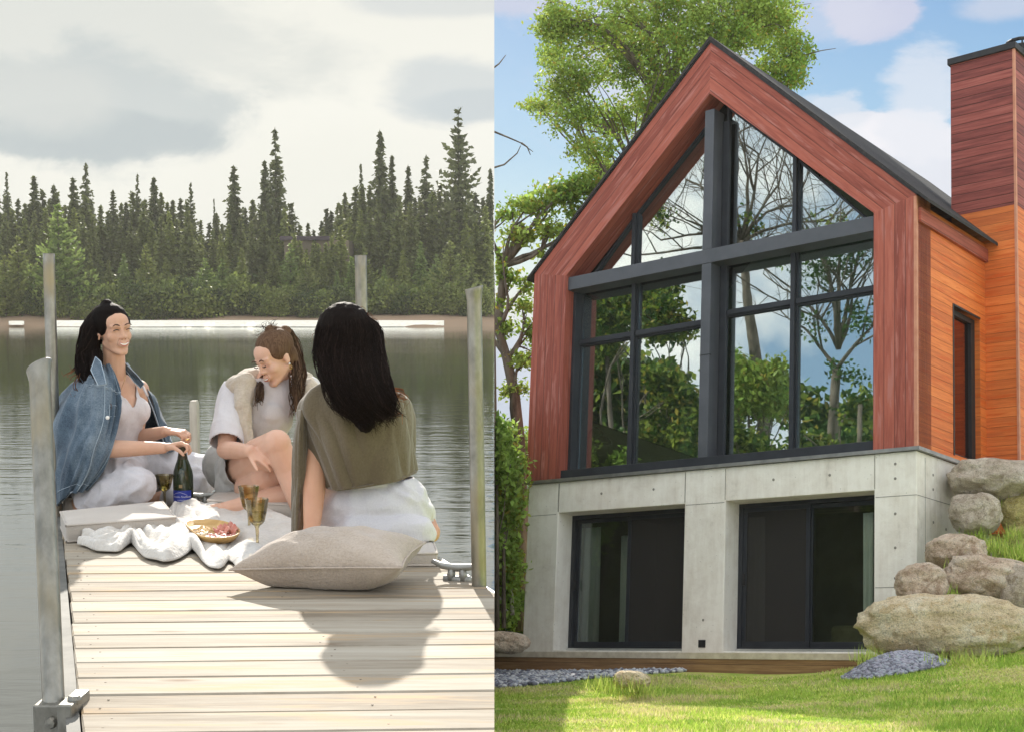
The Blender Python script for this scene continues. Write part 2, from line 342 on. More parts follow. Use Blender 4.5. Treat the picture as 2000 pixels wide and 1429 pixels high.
for x in (-6.165, -3.72, -3.01, -.61): fj(x-.004, x+.004, -.003, .01, 2.18, 2.64)
fj(-.002, .003, .25, .258, 0, 2.6); fj(-.002, .003, .02, 1.7, 2.056, 2.064)
for i, (x, z) in enumerate([(-.31, 2.5), (-.31, 2.3), (-.31, 1.82), (-.31, 1.36), (-.31, .95), (-.31, .4), (-3.35, .42), (-1.3, 2.42), (-2.2, 2.42), (-4.3, 2.42), (-5.3, 2.42)]):
    h = MB().lathe([(.0, -.004), (.018, -.004), (.02, 0), (.02, .01)], (x, 0, z), (0, 1, 0), 10); hp('tie_hole', h, HOLEM, found)
for (y, z) in [(.5, 2.4), (.9, 1.7), (.5, 1.75), (.6, 1.3), (.5, 2.2), (1.2, 2.3)]:
    h = MB().lathe([(.0, .004), (.018, .004), (.02, 0), (.02, -.01)], (0, y, z), (1, 0, 0), 10); hp('tie_hole', h, HOLEM, found)
ob = MB().box(-3.42, -3.30, -.012, .02, .02, .13); hp('vent_box', ob, BLACKM, found, bv=.004)
fl = MB().box(CL-.05, CR+.06, -.05, .0, 2.663, 2.712, 0); fl.box(CR+.0, CR+.06, .0, DEP, 2.663, 2.712, 1); fl.box(CL-.05, CR, 0, .5, 2.665, 2.708, 0)
hp('flashing', fl, FLASH)
# --- gable trim (four mitred boards) and deep reveals
OX0, OX1, IX0, IX1, ZB = -6.86, 0., -6.17, -.64, 2.715
PK, IP, ES, IS, MX = 9.42, 8.58, 6.24, 6.10, -3.43
D0 = .45
for nm, poly, g in (('gable_trim', [(OX0, ZB), (IX0, ZB), (IX0, IS), (OX0, ES)], (0, 1)), ('gable_trim', [(OX0, ES), (IX0, IS), (MX, IP), (MX, PK)], (MX-OX0, PK-ES)),
                    ('gable_trim', [(MX, PK), (MX, IP), (IX1, IS), (OX1, ES)], (OX1-MX, ES-PK)), ('gable_trim', [(OX1, ES), (IX1, IS), (IX1, ZB), (OX1, ZB)], (0, 1))):
    hp(nm, MB().prism(poly, 0, D0, g), RED)
# --- orange side wall with window opening
sw = MB(); SY0, SY1, SZ0, SZ1 = 1.19, 2.08, 2.80, 4.94
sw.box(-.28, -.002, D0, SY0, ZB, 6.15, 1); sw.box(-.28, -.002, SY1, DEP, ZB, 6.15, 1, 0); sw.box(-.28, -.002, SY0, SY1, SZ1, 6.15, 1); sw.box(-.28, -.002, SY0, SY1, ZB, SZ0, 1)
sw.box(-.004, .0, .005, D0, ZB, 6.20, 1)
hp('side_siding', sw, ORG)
cb = MB().box(-.03, .012, -.012, .0, ZB, 6.22, 2); cb.box(.0, .012, 0, .04, ZB, 6.22, 2); hp('corner_board', cb, pmat('pale_cedar_edge', (.5, .2, .12), (.6, .28, .18), 6, .6))
lw = MB().box(OX0, OX0+.25, D0, DEP, ZB, 6.15, 1); hp('far_siding', lw, RED)
bk = MB().prism([(OX0+.25, ZB), (-.28, ZB), (-.28, 6.1), (MX, 9.2), (OX0+.25, 6.1)], DEP-.2, DEP, (1, 0)); hp('rear_wall', bk, RED)
sf = MB().box(.0, .05, D0-.4, 2.29, 5.86, 6.06, 1, seed=2); hp('eave_shade_board', sf, RED)  # darker red board put in for the eave's shade on the side wall
# --- roof: two thin slabs with eaves
rf = MB(); th = .05; up = .03
for sgn, ex in ((1, OX1+.20), (-1, OX0-.14)):
    px_, pz = MX, PK+up; ez = ES+up-(abs(ex-MX)-abs((OX1 if sgn > 0 else OX0)-MX))*.93
    rf.prism([(px_, pz), (px_, pz+th*1.4), (ex, ez+th), (ex, ez)], -.035, DEP+.2, (1, 0))
hp('roof', rf, ROOFM)
ft = MB()
for sgn, ex in ((1, OX1+.02), (-1, OX0-.02)):
    ft.prism([(MX, PK+.002), (MX, PK+up+.004), (ex, ES+up-.012), (ex, ES-.012)], -.02, .1, (ex-MX, ES-PK))
hp('drip_edge', ft, BLACKM)
# --- crossbeam and central post
bm_ = MB().box(IX0+.003, IX1-.003, .05, .36, 5.86, 6.08, 0); hp('crossbeam', bm_, BEAMM, bv=.006)
for z0, z1 in ((ZB+.12, 5.858), (6.082, 8.34)):
    hp('post', MB().box(-3.545, -3.375, .055, .34, z0, z1, 2), BEAMM, bv=.006)
hp('post_joint', MB().box(-3.55, -3.37, .052, .1, 4.42, 4.435), BLACKM)
# --- window frames on the glazing plane
GY = .40
def pane(name, poly, parent, mat=GLASS, y=GY+.012): return hp(name, MB().prism(poly, y, y+.008), mat, parent)
def win(poly, w=.034, name='window'):
    """one glazed unit with its own frame; poly in x,z"""
    n = len(poly); c = np.mean(poly, 0); inn = []
    for i in range(n):
        p0, p1, p2 = (np.array(poly[(i+k-1) % n], float) for k in range(3)); d1, d2 = nrm(p1-p0), nrm(p2-p1)
        n1 = np.array([-d1[1], d1[0]]); n2 = np.array([-d2[1], d2[0]])
        if np.dot(c-p1, n1) < 0: n1 = -n1
        if np.dot(c-p1, n2) < 0: n2 = -n2
        inn.append(tuple(np.linalg.solve(np.array([n1, n2]), np.array([np.dot(n1, p1)+w, np.dot(n2, p1)+w]))))
    f = MB()
    for i in range(n):
        j = (i+1) % n; f.prism([poly[i], poly[j], inn[j], inn[i]], GY-.035, GY+.03)
    fr = hp(name, f, DARKM); pane('pane', inn, fr); return fr
X = lambda px, py=700: float(un(px, py, 1, GY)[0])
Z = lambda px, py: float(un(px, py, 1, GY)[2])
lx0, lxm, lx1 = IX0+.03, X(1238, 760), -3.56; rx0, rxm, rx1 = -3.36, X(1552, 700), IX1-.03
zb = ZB+.14; zt = 5.93
zl = (Z(1175, 664)+Z(1300, 645))/2; zr = (Z(1475, 605)+Z(1635, 578))/2
for x0, x1, zm in ((lx0, lxm-.02, zl), (lxm+.02, lx1, zl), (rx0, rxm-.02, zr), (rxm+.02, rx1, zr)):
    win([(x0, zb), (x1, zb), (x1, zm-.025), (x0, zm-.025)]); win([(x0, zm+.025), (x1, zm+.025), (x1, zt), (x0, zt)])
sl_ = (IP-IS)/(MX-IX0); zi = lambda x: IS-.06+(x-IX0)*sl_ if x < MX else IS-.06+(IX1-x)*sl_
b0 = 6.02
xl, xr = X(1242, 500), X(1557, 400)
win([(IX0+.12, b0), (xl-.02, b0), (xl-.02, zi(xl-.02))]); win([(xl+.02, b0), (-3.56, b0), (-3.56, zi(-3.56)), (xl+.02, zi(xl+.02))])
win([(-3.34, b0), (xr-.02, b0), (xr-.02, zi(xr-.02)), (-3.34, zi(-3.34))]); win([(xr+.02, b0), (IX1-.12, b0), (xr+.02, zi(xr+.02))])
mu = MB()
for x in (lxm, rxm): mu.box(x-.036, x+.036, GY-.09, GY-.036, zb, 5.858, 2)
for x in (xl, xr): mu.box(x-.032, x+.032, GY-.09, GY-.036, 6.08, zi(x), 2)
for x0, x1, z in ((lx0, lxm-.046, zl), (lxm+.046, lx1, zl), (rx0, rxm-.046, zr), (rxm+.046, rx1, zr)): mu.box(x0, x1, GY-.07, GY-.036, z-.036, z+.036, 0)
mu.box(IX0+.004, IX0+.06, .2, GY-.036, zb, 5.858, 2); mu.box(-3.37, -3.25, .3, GY-.036, zb, 5.858, 2); mu.box(-3.37, -3.25, .3, GY-.036, 6.08, 8.2, 2)
hp('mullion', mu, DARKM, bv=.004)
sl2 = MB().box(IX0+.003, IX1-.003, .03, GY+.05, ZB+.002, zb, 0); hp('window_sill', sl2, DARKM, bv=.006)
# --- lower sliding doors
DY = .36
def sliding(x0, x1, screen_right, xm):
    f = MB(); z0, z1 = -.0, 2.158
    for bx in ((x0, x1, z0, z0+.05), (x0, x1, z1-.06, z1), (x0, x0+.07, z0+.05, z1-.06), (x1-.05, x1, z0+.05, z1-.06)): f.box(bx[0], bx[1], DY, DY+.12, bx[2], bx[3], 2 if bx[3]-bx[2] > 1 else 0)
    d = hp('sliding_door', f, DARKM, bv=.004)
    tr = MB().box(x0+.02, x1-.02, DY-.04, DY-.001, -.01, .022, 0); hp('track', tr, pmat('bright_aluminium', (.6, .6, .58), (.7, .7, .68), 5, .35, metal=.7) if 'bright_aluminium' not in MATS else MATS['bright_aluminium'], d)
    for k, (a, c) in enumerate(((x0+.07, xm+.02), (xm-.02, x1-.05))):
        y = DY+.02+.045*(1-k if screen_right else k); s = .06; q = MB(); zb_, zt_ = z0+.052, z1-.062
        for bx in ((a, c, zb_, zb_+s*1.3), (a, c, zt_-s, zt_), (a, a+s, zb_+s*1.3, zt_-s), (c-s, c, zb_+s*1.3, zt_-s)): q.box(bx[0], bx[1], y, y+.035, bx[2], bx[3], 0)
        pn = hp('door_panel', q, DARKM, d, bv=.003)
        isS = (k == 1) == screen_right
        pane('pane', [(a+s, zb_+s*1.3), (c-s, zb_+s*1.3), (c-s, zt_-s), (a+s, zt_-s)], d, SCREEN if isS else GLASSL, y+.012)
    hp('handle', MB().box(x0+.085, x0+.115, DY-.02, DY+.02, .95, 1.12), BLACKM, d)
XD = lambda px: float(un(px, 1130, 1, DY)[0])
sliding(-6.155, -3.725, True, XD(1224)); sliding(-2.995, -.625, False, XD(1577))
# --- side window
sy = MB()
for a in ((SY0, SY1, SZ0, SZ0+.05), (SY0, SY1, SZ1-.08, SZ1), (SY0, SY0+.05, SZ0+.05, SZ1-.08), (SY1-.13, SY1, SZ0+.05, SZ1-.08)): sy.box(-.16, -.08, a[0], a[1], a[2], a[3])
swn = hp('side_window', sy, BLACKM, bv=.003)
hp('pane', MB().box(-.14, -.13, SY0+.05, SY1-.13, SZ0+.05, SZ1-.08), GLASSS, swn)
tr = MB().box(-.08, .006, SY0-.035, SY0, SZ0-.02, SZ1+.03, 2); tr.box(-.08, .01, SY0, SY1, SZ1, SZ1+.03, 1); hp('casing', tr, BLACKM, swn)
# --- chimney block
cx0, cx1, cy0, cy1 = -.52, .48, 2.29, 3.5
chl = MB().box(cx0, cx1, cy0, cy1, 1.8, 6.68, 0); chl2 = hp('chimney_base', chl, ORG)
chu = MB().box(cx0-.003, cx1+.003, cy0-.003, cy1+.003, 6.68, 9.12, 0); chm = hp('chimney', chu, CHM)
cbd = MB().box(cx1-.02, cx1+.014, cy0-.014, cy0-.004, 1.8, 9.12, 2); cbd.box(cx1+.004, cx1+.014, cy0-.004, cy0+.03, 1.8, 9.12, 2); hp('corner_board', cbd, MATS['pale_cedar_edge'], chm)
hp('cap', MB().box(cx0-.04, cx1+.04, cy0-.04, cy1+.04, 9.12, 9.22), BLACKM, chm, bv=.004)
fr_ = MB(); c0 = (.42, 2.75, 9.22)
fr_.lathe([(.20, 0), (.20, .03), (.14, .04), (.14, .13)], c0, (0, 0, 1), 20)
for k in range(14):
    a0, a1 = 2*PI*k/14, 2*PI*(k+1)/14
    fr_.tube([(c0[0]+.23*math.cos(a0), c0[1]+.23*math.sin(a0), 9.38), (c0[0]+.23*math.cos(a1), c0[1]+.23*math.sin(a1), 9.38)], .028, 8)
for k in range(4): a0 = PI/2*k+.4; fr_.tube([(c0[0]+.19*math.cos(a0), c0[1]+.19*math.sin(a0), 9.2), (c0[0]+.23*math.cos(a0), c0[1]+.23*math.sin(a0), 9.38)], .014, 5)
hp('flue_ring', fr_, BLACKM, chm)
# rear wing running off to the right behind the boulders
# --- interior shell
it = MB()
it.box(CL+.3, CR-.3, .55, DEP-.2, 2.40, 2.66, 0)
hp('upper_floor', it, FLOORM)
iw = MB().prism([(OX0+.26, 2.67), (-.29, 2.67), (-.29, 6.1), (MX, 9.1), (OX0+.26, 6.1)], 4.3, 4.4); hp('partition', iw, INW)

for a_ in ((OX0+.251, OX0+.27, .47, 4.3), (-.30, -.283, .47, 1.1), (-.30, -.283, 2.2, 4.3)): hp('inner_lining', MB().box(*a_, 2.67, 6.1), INW)
pw = MB().box(-5.35, -5.1, 2.2, 4.29, 2.67, 5.4); hp('partition_end', pw, INW)
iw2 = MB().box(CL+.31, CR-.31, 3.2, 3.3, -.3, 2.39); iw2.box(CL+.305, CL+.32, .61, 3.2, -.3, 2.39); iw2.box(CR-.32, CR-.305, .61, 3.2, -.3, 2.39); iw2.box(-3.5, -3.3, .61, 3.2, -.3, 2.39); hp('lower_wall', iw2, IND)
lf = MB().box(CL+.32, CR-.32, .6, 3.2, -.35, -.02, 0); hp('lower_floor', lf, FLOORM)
# --- curtains, lamp, bed
CURT = pmat('pale_green_white_voile', (.72, .80, .76), (.82, .88, .84), 2, .9, sheen=.3)
def curtain(x0, x1, z0, z1, y, label, n=5, amp=.05):
    V = []; Fc = []; N = n*12
    for i in range(N+1):
        u = i/N; ph = u*n*2*PI
        for k in range(9):
            v = k/8; V.append((x0+(x1-x0)*(u+.02*math.sin(ph*.5+v*2)), y+amp*(.6+.4*v)*math.sin(ph+v*.4), z1+(z0-z1)*v))
    for i in range(N):
        for k in range(8): a = i*9+k; Fc.append((a, a+9, a+10, a+1))
    me = mk(V, Fc, CURT, smooth=True); bmx = HMAT@Matrix.Translation((0, 0, 0)); me.transform(bmx)
    o = link('curtain', me); m = o.modifiers.new('cloth', 'SOLIDIFY'); m.thickness = .006
    return tag(o, label, 'curtain', 'curtains hanging inside the glass doors')
XC = lambda px: float(un(px, 1130, 1, .7)[0])
curtain(XC(1122), XC(1172), .03, 2.0, .68, 'pale green curtain gathered at the left edge of the left sliding door', 4)
curtain(XC(1182), XC(1200), .03, 1.9, 1.1, 'narrow curtain behind the gathered one in the left sliding door', 2, .03)
curtain(XC(1446), XC(1494), .03, 2.0, .68, 'pale curtain behind the screened half of the right sliding door', 4)
curtain(XC(1692), XC(1712), .03, 1.95, .6, 'curtain edge at the right jamb of the right sliding door', 2, .03)
lp = thing('floor_lamp', 'black arc floor lamp standing behind the lower left window', 'lamp', mat=HMAT@Matrix.Translation((0, 0, 0)))
q = un(1143, 917, 1, 1.1); lx_ = float(q[0]); 
pts = [(lx_, 1.1, 2.67), (lx_+.03, 1.1, 3.6)]+[(lx_+.03+.16*(1-math.cos(a)), 1.1, 3.6+.16*math.sin(a)) for a in np.linspace(.2, PI, 8)]
link('stand', MB().tube(pts, .012, 8).mesh(BLACKM, True), lp, M='local')
link('base', MB().lathe([(0, .03), (.13, .03), (.14, 0), (0, 0)], (lx_, 1.1, 2.665)).mesh(BLACKM, True), lp, M='local')
link('lamp_shade', MB().lathe([(.02, .1), (.07, .09), (.13, .03), (.15, -.02)], (lx_+.35, 1.1, 3.5)).mesh(BLACKM, True), lp, M='local')
bdt = thing('bed', 'low bed with an olive cover seen through the right sliding door', 'bed', mat=HMAT)
BEDM = pmat('olive_bedcover', (.16, .16, .09), (.24, .23, .14), 5, .9)
o = link('mattress', MB().box(-1.95, -.5, 1.2, 3.1, .12, .42).mesh(BEDM), bdt, M='local'); bevel(o, .08, 4)
o = link('pillow', MB().box(-1.5, -.7, 1.3, 1.9, .40, .56).mesh(pmat('oat_linen', (.4, .38, .3), (.5, .47, .38), 5, .9)), bdt, M='local'); bevel(o, .07, 4)
o = link('bed_base', MB().box(-1.9, -.55, 1.25, 3.05, -.02, .12).mesh(IND), bdt, M='local')
# ================================================================ lot: lawn, step, gravel, boulders
def sstep(a, b, x): x = np.clip((x-a)/(b-a), 0, 1); return x*x*(3-2*x)
def zlot(x, y):
    x = np.asarray(x, float); y = np.asarray(y, float)
    z = np.interp(y, [-40, -19, -14, -9, -6, -3.7, -1.35, 0], [-3.5, -2.05, -1.62, -1.20, -.96, -.73, -.41, -.40])+.015*np.sin(x*1.3+y*.7)+.02*np.sin(x*.5-y*.9+1)
    z = z+.24*sstep(-1.6, 1.8, x)*sstep(-5.5, -1.6, y)
    z = z+(2.35*np.clip((y+1.35)/3.6, 0, 1)**1.0)*sstep(.0, 1.1, x)
    z = z+.5*sstep(-7.2, -9.5, x)*sstep(0, 3, y)
    z = z+4.0*sstep(9, 40, y)*sstep(4, -14, x)
    return z
def grid(x0, x1, y0, y1, n, m, f):
    xs = np.linspace(x0, x1, n); ys = np.linspace(y0, y1, m); Xg, Yg = np.meshgrid(xs, ys, indexing='ij'); Zg = f(Xg, Yg)
    V = np.stack([Xg, Yg, Zg], -1).reshape(-1, 3); i = np.arange(n-1)[:, None]*m+np.arange(m-1)[None, :]
    return V, np.stack([i, i+m, i+m+1, i+1], -1).reshape(-1, 4)
def lawn_mat():
    m, t, out = newmat('lawn_soil_and_grass'); o = t.coord('Object')
    a = t.noise(o, .55, 4, .6, .4); b = t.noise(o, 9, 5, .7); c = t.noise(t.map(o, (1, 1, 1), (5, 2, 0)), 1.6, 3, .6)
    col = t.ramp(t.math('ADD', t.math('MULTIPLY', a, .6), t.math('MULTIPLY', b, .4)), [(.36, (.14, .24, .03)), (.47, (.30, .40, .07)), (.56, (.48, .50, .13)), (.68, (.52, .45, .20))])
    col = t.mix(t.ramp(c, [(.6, 0.), (.72, .7)]), col, (.42, .36, .2))
    princ(t, out, col, .9, 0, t.bump(b, .03), .1); return m
V, Fq = grid(-34, 16, -19, 70, 190, 260, zlot)
me = mk(V, Fq, lawn_mat(), smooth=True); me.transform(HMAT); clipR(me)
lawn = tag(link('lawn_ground', me, M=None), kind='structure', label='sloping lawn rising to the house and the boulder bank')
# grass blades, thickest where they show
def grass():
    N = 110000
    px = rng.uniform(960, 2010, N); D = 10+9.5*rng.random(N)**.8
    base = CAM+np.array([ray(p, 1400) for p in px])*D[:, None]; h = w2h(base); x, y = h[:, 0], h[:, 1]; z = zlot(x, y)
    ok = ~((y > -2.05) & (x < -.4)) & ~((y > -1.2) & (x < .2)) & ~((x < -2.8) & (y > -3.75+1.9*np.clip(x+3.9, 0, 9)))
    x, y, z = x[ok], y[ok], z[ok]; n = len(x)
    a = rng.uniform(0, 2*PI, n); w = rng.uniform(.004, .009, n)*1.6; hh = rng.uniform(.015, .045, n)*(1+.5*np.sin(x*2.1)*np.sin(y*1.7)); le = rng.normal(0, .02, (n, 2))
    dx_, dy_ = np.cos(a)*w, np.sin(a)*w
    V = np.empty((n, 3, 3)); V[:, 0] = np.stack([x-dx_, y-dy_, z-.006], -1); V[:, 1] = np.stack([x+dx_, y+dy_, z-.006], -1); V[:, 2] = np.stack([x+le[:, 0], y+le[:, 1], z+hh], -1)
    pt = np.array([noise.noise(Vector((a_*.9, b_*.9, 3.)))+.5*noise.noise(Vector((a_*2.7, b_*2.7, 9.))) for a_, b_ in zip(x, y)]); fm = (rng.random(n) < np.clip(.55+1.1*pt, .1, .95)).astype(int)+(rng.random(n) < np.clip(.30+1.5*pt, .03, .8))
    mats = [foliage('grass_blade_green', (.28, .45, .06), (.44, .58, .10), 1.2), foliage('grass_blade_lime', (.52, .62, .14), (.66, .70, .20), 1.0), foliage('grass_blade_straw', (.64, .57, .28), (.74, .67, .38), 1.5)]
    me = mk(V.reshape(-1, 3), np.arange(n*3).reshape(-1, 3), mats, fm); me.transform(HMAT); clipR(me); tag(link('grass', me), 'short bright green and straw coloured grass covering the lawn', 'grass', kind='stuff')
def foliage(name, c1, c2, scale=.6, trans=.35, c3=None, rough=.55):
    if name in MATS: return MATS[name]
    m, t, out = newmat(name); v = t.coord('Object'); f = t.ramp(t.noise(v, scale, 4, .65), [(.35, 0.), (.65, 1.)]); col = t.mix(f, c1, c2)
    geo = t.new('ShaderNodeNewGeometry'); rp = t.ramp(geo.outputs['Random Per Island'], [(0., .72), (1., 1.3)]); col = t.mix(1., col, rp, 'MULTIPLY')
    if c3: col = t.mix(t.math('GREATER_THAN', geo.outputs['Random Per Island'], .9), col, c3)
    p = princ(t, None, col, rough, 0, None, .3); tr = t.new('ShaderNodeBsdfTranslucent'); t.put(tr.inputs[0], col)
    mx = t.new('ShaderNodeMixShader'); mx.inputs[0].default_value = trans; t.l.new(p.outputs[0], mx.inputs[1]); t.l.new(tr.outputs[0], mx.inputs[2]); t.l.new(mx.outputs[0], out.inputs[0]); return m
grass()
# --- wooden step in front of the doors
STEPM = plank_mat('weathered_step_wood', [(.24, .13, .06), (.42, .25, .12), (.55, .36, .2)], w=.14, groove=.04, rough=.7); STEPT = pmat('pale_step_top', (.5, .42, .32), (.66, .58, .46), 8, .8)
stp = thing('wooden_step', 'low timber terrace step running along the concrete base', 'step', mat=HMAT)
sy0 = -1.35
zt_ = float(un(1100, 1272, 1, sy0)[2]); zm_ = float(un(1100, 1283, 1, sy0)[2]); zb_ = float(un(1100, 1306, 1, sy0)[2])
s1 = MB().box(-9.6, -.12, sy0, -.005, zt_-.05, zt_, 0); s1.box(-9.6, -.12, sy0-.012, sy0-.001, zm_, zt_, 0)
me = s1.mesh(STEPT); me.transform(HMAT); clipR(me); me.transform(HMAT.inverted()); link('deck_top', me, stp, M='local')
s2 = MB().box(-9.6, -.12, sy0, sy0+.05, zb_-.1, zm_-.001, 0); me = s2.mesh(STEPM); me.transform(HMAT); clipR(me); me.transform(HMAT.inverted()); link('riser', me, stp, M='local')
# --- gravel
def stones(n, pts, r0, r1, mats, name, label):
    ico = bmesh.new(); bmesh.ops.create_icosphere(ico, subdivisions=1, radius=1); bv = np.array([v.co[:] for v in ico.verts]); bf = np.array([[v.index for v in f.verts] for f in ico.faces]); ico.free()
    V = []; Fc = []; fm = []
    for i, p in enumerate(pts):
        s = rng.uniform(r0, r1); sc = np.array([s*rng.uniform(.8, 1.4), s*rng.uniform(.8, 1.3), s*rng.uniform(.5, .9)]); a = rng.uniform(0, 2*PI); c_, s_ = math.cos(a), math.sin(a)
        q = bv*(1+rng.normal(0, .1, (len(bv), 1)))*sc; q = np.stack([q[:, 0]*c_-q[:, 1]*s_, q[:, 0]*s_+q[:, 1]*c_, q[:, 2]], -1)+p
        V.append(q); Fc.append(bf+i*len(bv)); fm += [int(rng.integers(len(mats)))]*len(bf)
    me = mk(np.concatenate(V), np.concatenate(Fc), mats, fm); me.transform(HMAT); clipR(me); tag(link(name, me), label, 'gravel', kind='stuff')
GR = [pmat('gravel_blue_grey', (.26, .28, .34), (.40, .42, .47), 20, .85), pmat('gravel_pale', (.48, .48, .50), (.62, .62, .63), 20, .85), pmat('gravel_dark', (.13, .13, .17), (.2, .2, .24), 20, .85)]
def strip(n, f):
    P = [];
    while len(P) < n:
        p = f()
        if p is not None: P.append(p)
    return P
def g1():
    x = rng.uniform(-9.3, -2.4); y = rng.uniform(-3.9, -1.37)
    lim = -3.7 if x < -3.9 else -3.7+(x+3.9)*1.9
    if y < lim+.15*math.sin(x*5): return None
    return (x, y, float(zlot(x, y))+.02)
stones(0, strip(5200, g1), .022, .05, GR, 'gravel', 'pale grey gravel strip between the wooden step and the lawn')
def g2():
    q = h2w((0, 0, 0)); px = rng.uniform(1640, 1850); D = rng.uniform(16.6, 17.7); w = w2h(CAM+ray(px, 1290)*D)
    e = ((px-1750)/96)**2+((D-17.15)/.42)**2
    if e > 1+rng.normal(0, .12): return None
    return (w[0], w[1], float(zlot(w[0], w[1]))+.03+.18*max(0, 1-e))
stones(0, strip(3600, g2), .02, .04, [GR[0], GR[2], pmat('gravel_violet', (.26, .25, .31), (.40, .39, .45), 20, .85)], 'gravel', 'small heap of violet grey gravel at the foot of the largest boulder')
# --- boulders
def rock_mat(name, c1, c2, c3, c4):
    m, t, out = newmat(name); o = t.coord('Object')
    a = t.noise(o, 2.2, 6, .65, .4); b = t.noise(o, 9, 6, .7, .3); c = t.noise(t.map(o, (1, 1, 1), (4, 3, 1)), 3.6, 5, .7, 1.0)
    col = t.ramp(t.math('ADD', t.math('MULTIPLY', a, .6), t.math('MULTIPLY', b, .4)), [(.36, c1), (.48, c2), (.6, c3)])
    col = t.mix(t.ramp(c, [(.55, 0.), (.62, .75)]), col, c4)
    geo = t.new('ShaderNodeNewGeometry'); col = t.mix(t.ramp(t.noise(o, 26, 4, .7), [(.56, 0.), (.66, .5)]), col, (.10, .08, .06))
    col = t.mix(t.ramp(t.noise(o, 70, 3, .8), [(.42, .35), (.5, 0.)]), col, (.12, .09, .07)); col = t.mix(t.ramp(t.noise(o, 55, 3, .8), [(.58, 0.), (.66, .5)]), col, (.86, .8, .68)); princ(t, out, col, .88, 0, t.bump(t.math('ADD', t.math('MULTIPLY', b, .6), t.math('MULTIPLY', t.noise(o, 30, 4, .7), .5)), .09), .15); return m
RM1 = rock_mat('boulder_grey_tan', (.38, .30, .22), (.64, .55, .44), (.80, .72, .61), (.46, .37, .28))
RM2 = rock_mat('boulder_sandy', (.52, .38, .22), (.82, .67, .44), (.90, .80, .60), (.66, .48, .26))
RM3 = rock_mat('boulder_pink_cream', (.44, .30, .21), (.74, .58, .44), (.84, .74, .61), (.42, .29, .20))
RM4 = rock_mat('boulder_mossy_gold', (.34, .27, .08), (.62, .53, .22), (.72, .62, .32), (.35, .38, .12))
def boulder(px, py, w, h, D, mat, label, seed, tilt=0, depth=1.0, p=2.6):
    rnd = random.Random(seed); bm = bmesh.new(); bmesh.ops.create_icosphere(bm, subdivisions=5, radius=1)
    rx, rz = w/2/F*D, h/2/F*D; ry = depth*(rx+rz)/2; off = Vector((rnd.uniform(-50, 50), rnd.uniform(-50, 50), rnd.uniform(-50, 50)))
    ct, st = math.cos(tilt), math.sin(tilt)
    for v in bm.verts:
        d = v.co.normalized(); r = (abs(d.x)**p+abs(d.y)**p+abs(d.z)**p)**(-1/p)
        n1 = noise.noise(d*1.1+off); n2 = noise.noise(d*2.7+off); n3 = noise.noise(d*7+off); n4 = abs(noise.noise(d*3.6+off*2))
        vd, vp = noise.voronoi(d*2.1+off, distance_metric='DISTANCE'); f1 = vd[1]-vd[0]; fc = noise.cell(vp[0]*3.7)
        r *= 1+.14*n1+.07*n2+.03*n3-.07*n4+.05*(fc-.5)*min(1, f1*7)-.035*max(0, 1-f1*9)+.010*noise.noise(d*19+off)
        q = Vector((d.x*r*rx, d.y*r*ry, d.z*r*rz)); v.co = Vector((q.x*ct-q.z*st, q.y, q.x*st+q.z*ct))
    me = bpy.data.meshes.new('boulder'); bm.to_mesh(me); bm.free(); me.materials.append(mat); me.polygons.foreach_set('use_smooth', np.ones(len(me.polygons), bool))
    c = CAM+ray(px, py)*D
    # rock axes: across the view, away from it, and the lot's up
    ax = nrm(np.cross(ray(px, py), HZ)); ay = np.cross(HZ, ax)
    me.transform(Matrix(((ax[0], ay[0], HZ[0], c[0]), (ax[1], ay[1], HZ[1], c[1]), (ax[2], ay[2], HZ[2], c[2]), (0, 0, 0, 1)))); clipR(me)
    return tag(link('boulder', me), label, 'boulder', 'boulders banked beside the house' if px > 1500 else 'loose rocks in front of the house')
boulder(1962, 938, 205, 84, 20.2, RM1, 'grey tan boulder on top of the pile, touching the orange wall', 1, -.06)
boulder(1906, 1003, 100, 84, 19.7, RM1, 'round grey boulder directly under the topmost boulder', 2, .08)
boulder(1998, 1004, 98, 84, 20.0, RM4, 'mossy golden boulder right of the round grey one', 3, .1)
boulder(1868, 1076, 118, 66, 19.0, RM3, 'flat pinkish boulder in the middle of the pile with grass on its right', 4, .06)
boulder(2010, 1058, 84, 60, 19.6, RM4, 'pale golden boulder at the right edge below the mossy one', 5)
boulder(1800, 1142, 104, 88, 18.4, RM3, 'cream boulder leaning on the concrete corner, left of the broad one', 6, .12)
boulder(1930, 1130, 176, 92, 18.5, RM3, 'broad cream boulder resting on the largest one', 7, -.10)
boulder(1998, 1150, 96, 104, 18.2, RM1, 'dark brown cleft boulder at the right edge above the largest one', 8, -.2)
boulder(1850, 1226, 344, 128, 17.7, RM2, 'largest sandy boulder at the foot of the pile', 9, .02, .6, 2.4)
boulder(1234, 1327, 72, 36, 16.2, RM2, 'small tan rock lying between gravel strip and lawn', 10, 0, 1)
boulder(988, 1254, 92, 44, 21.5, RM3, 'pale rock beside the left corner of the concrete base', 11, 0, 1)
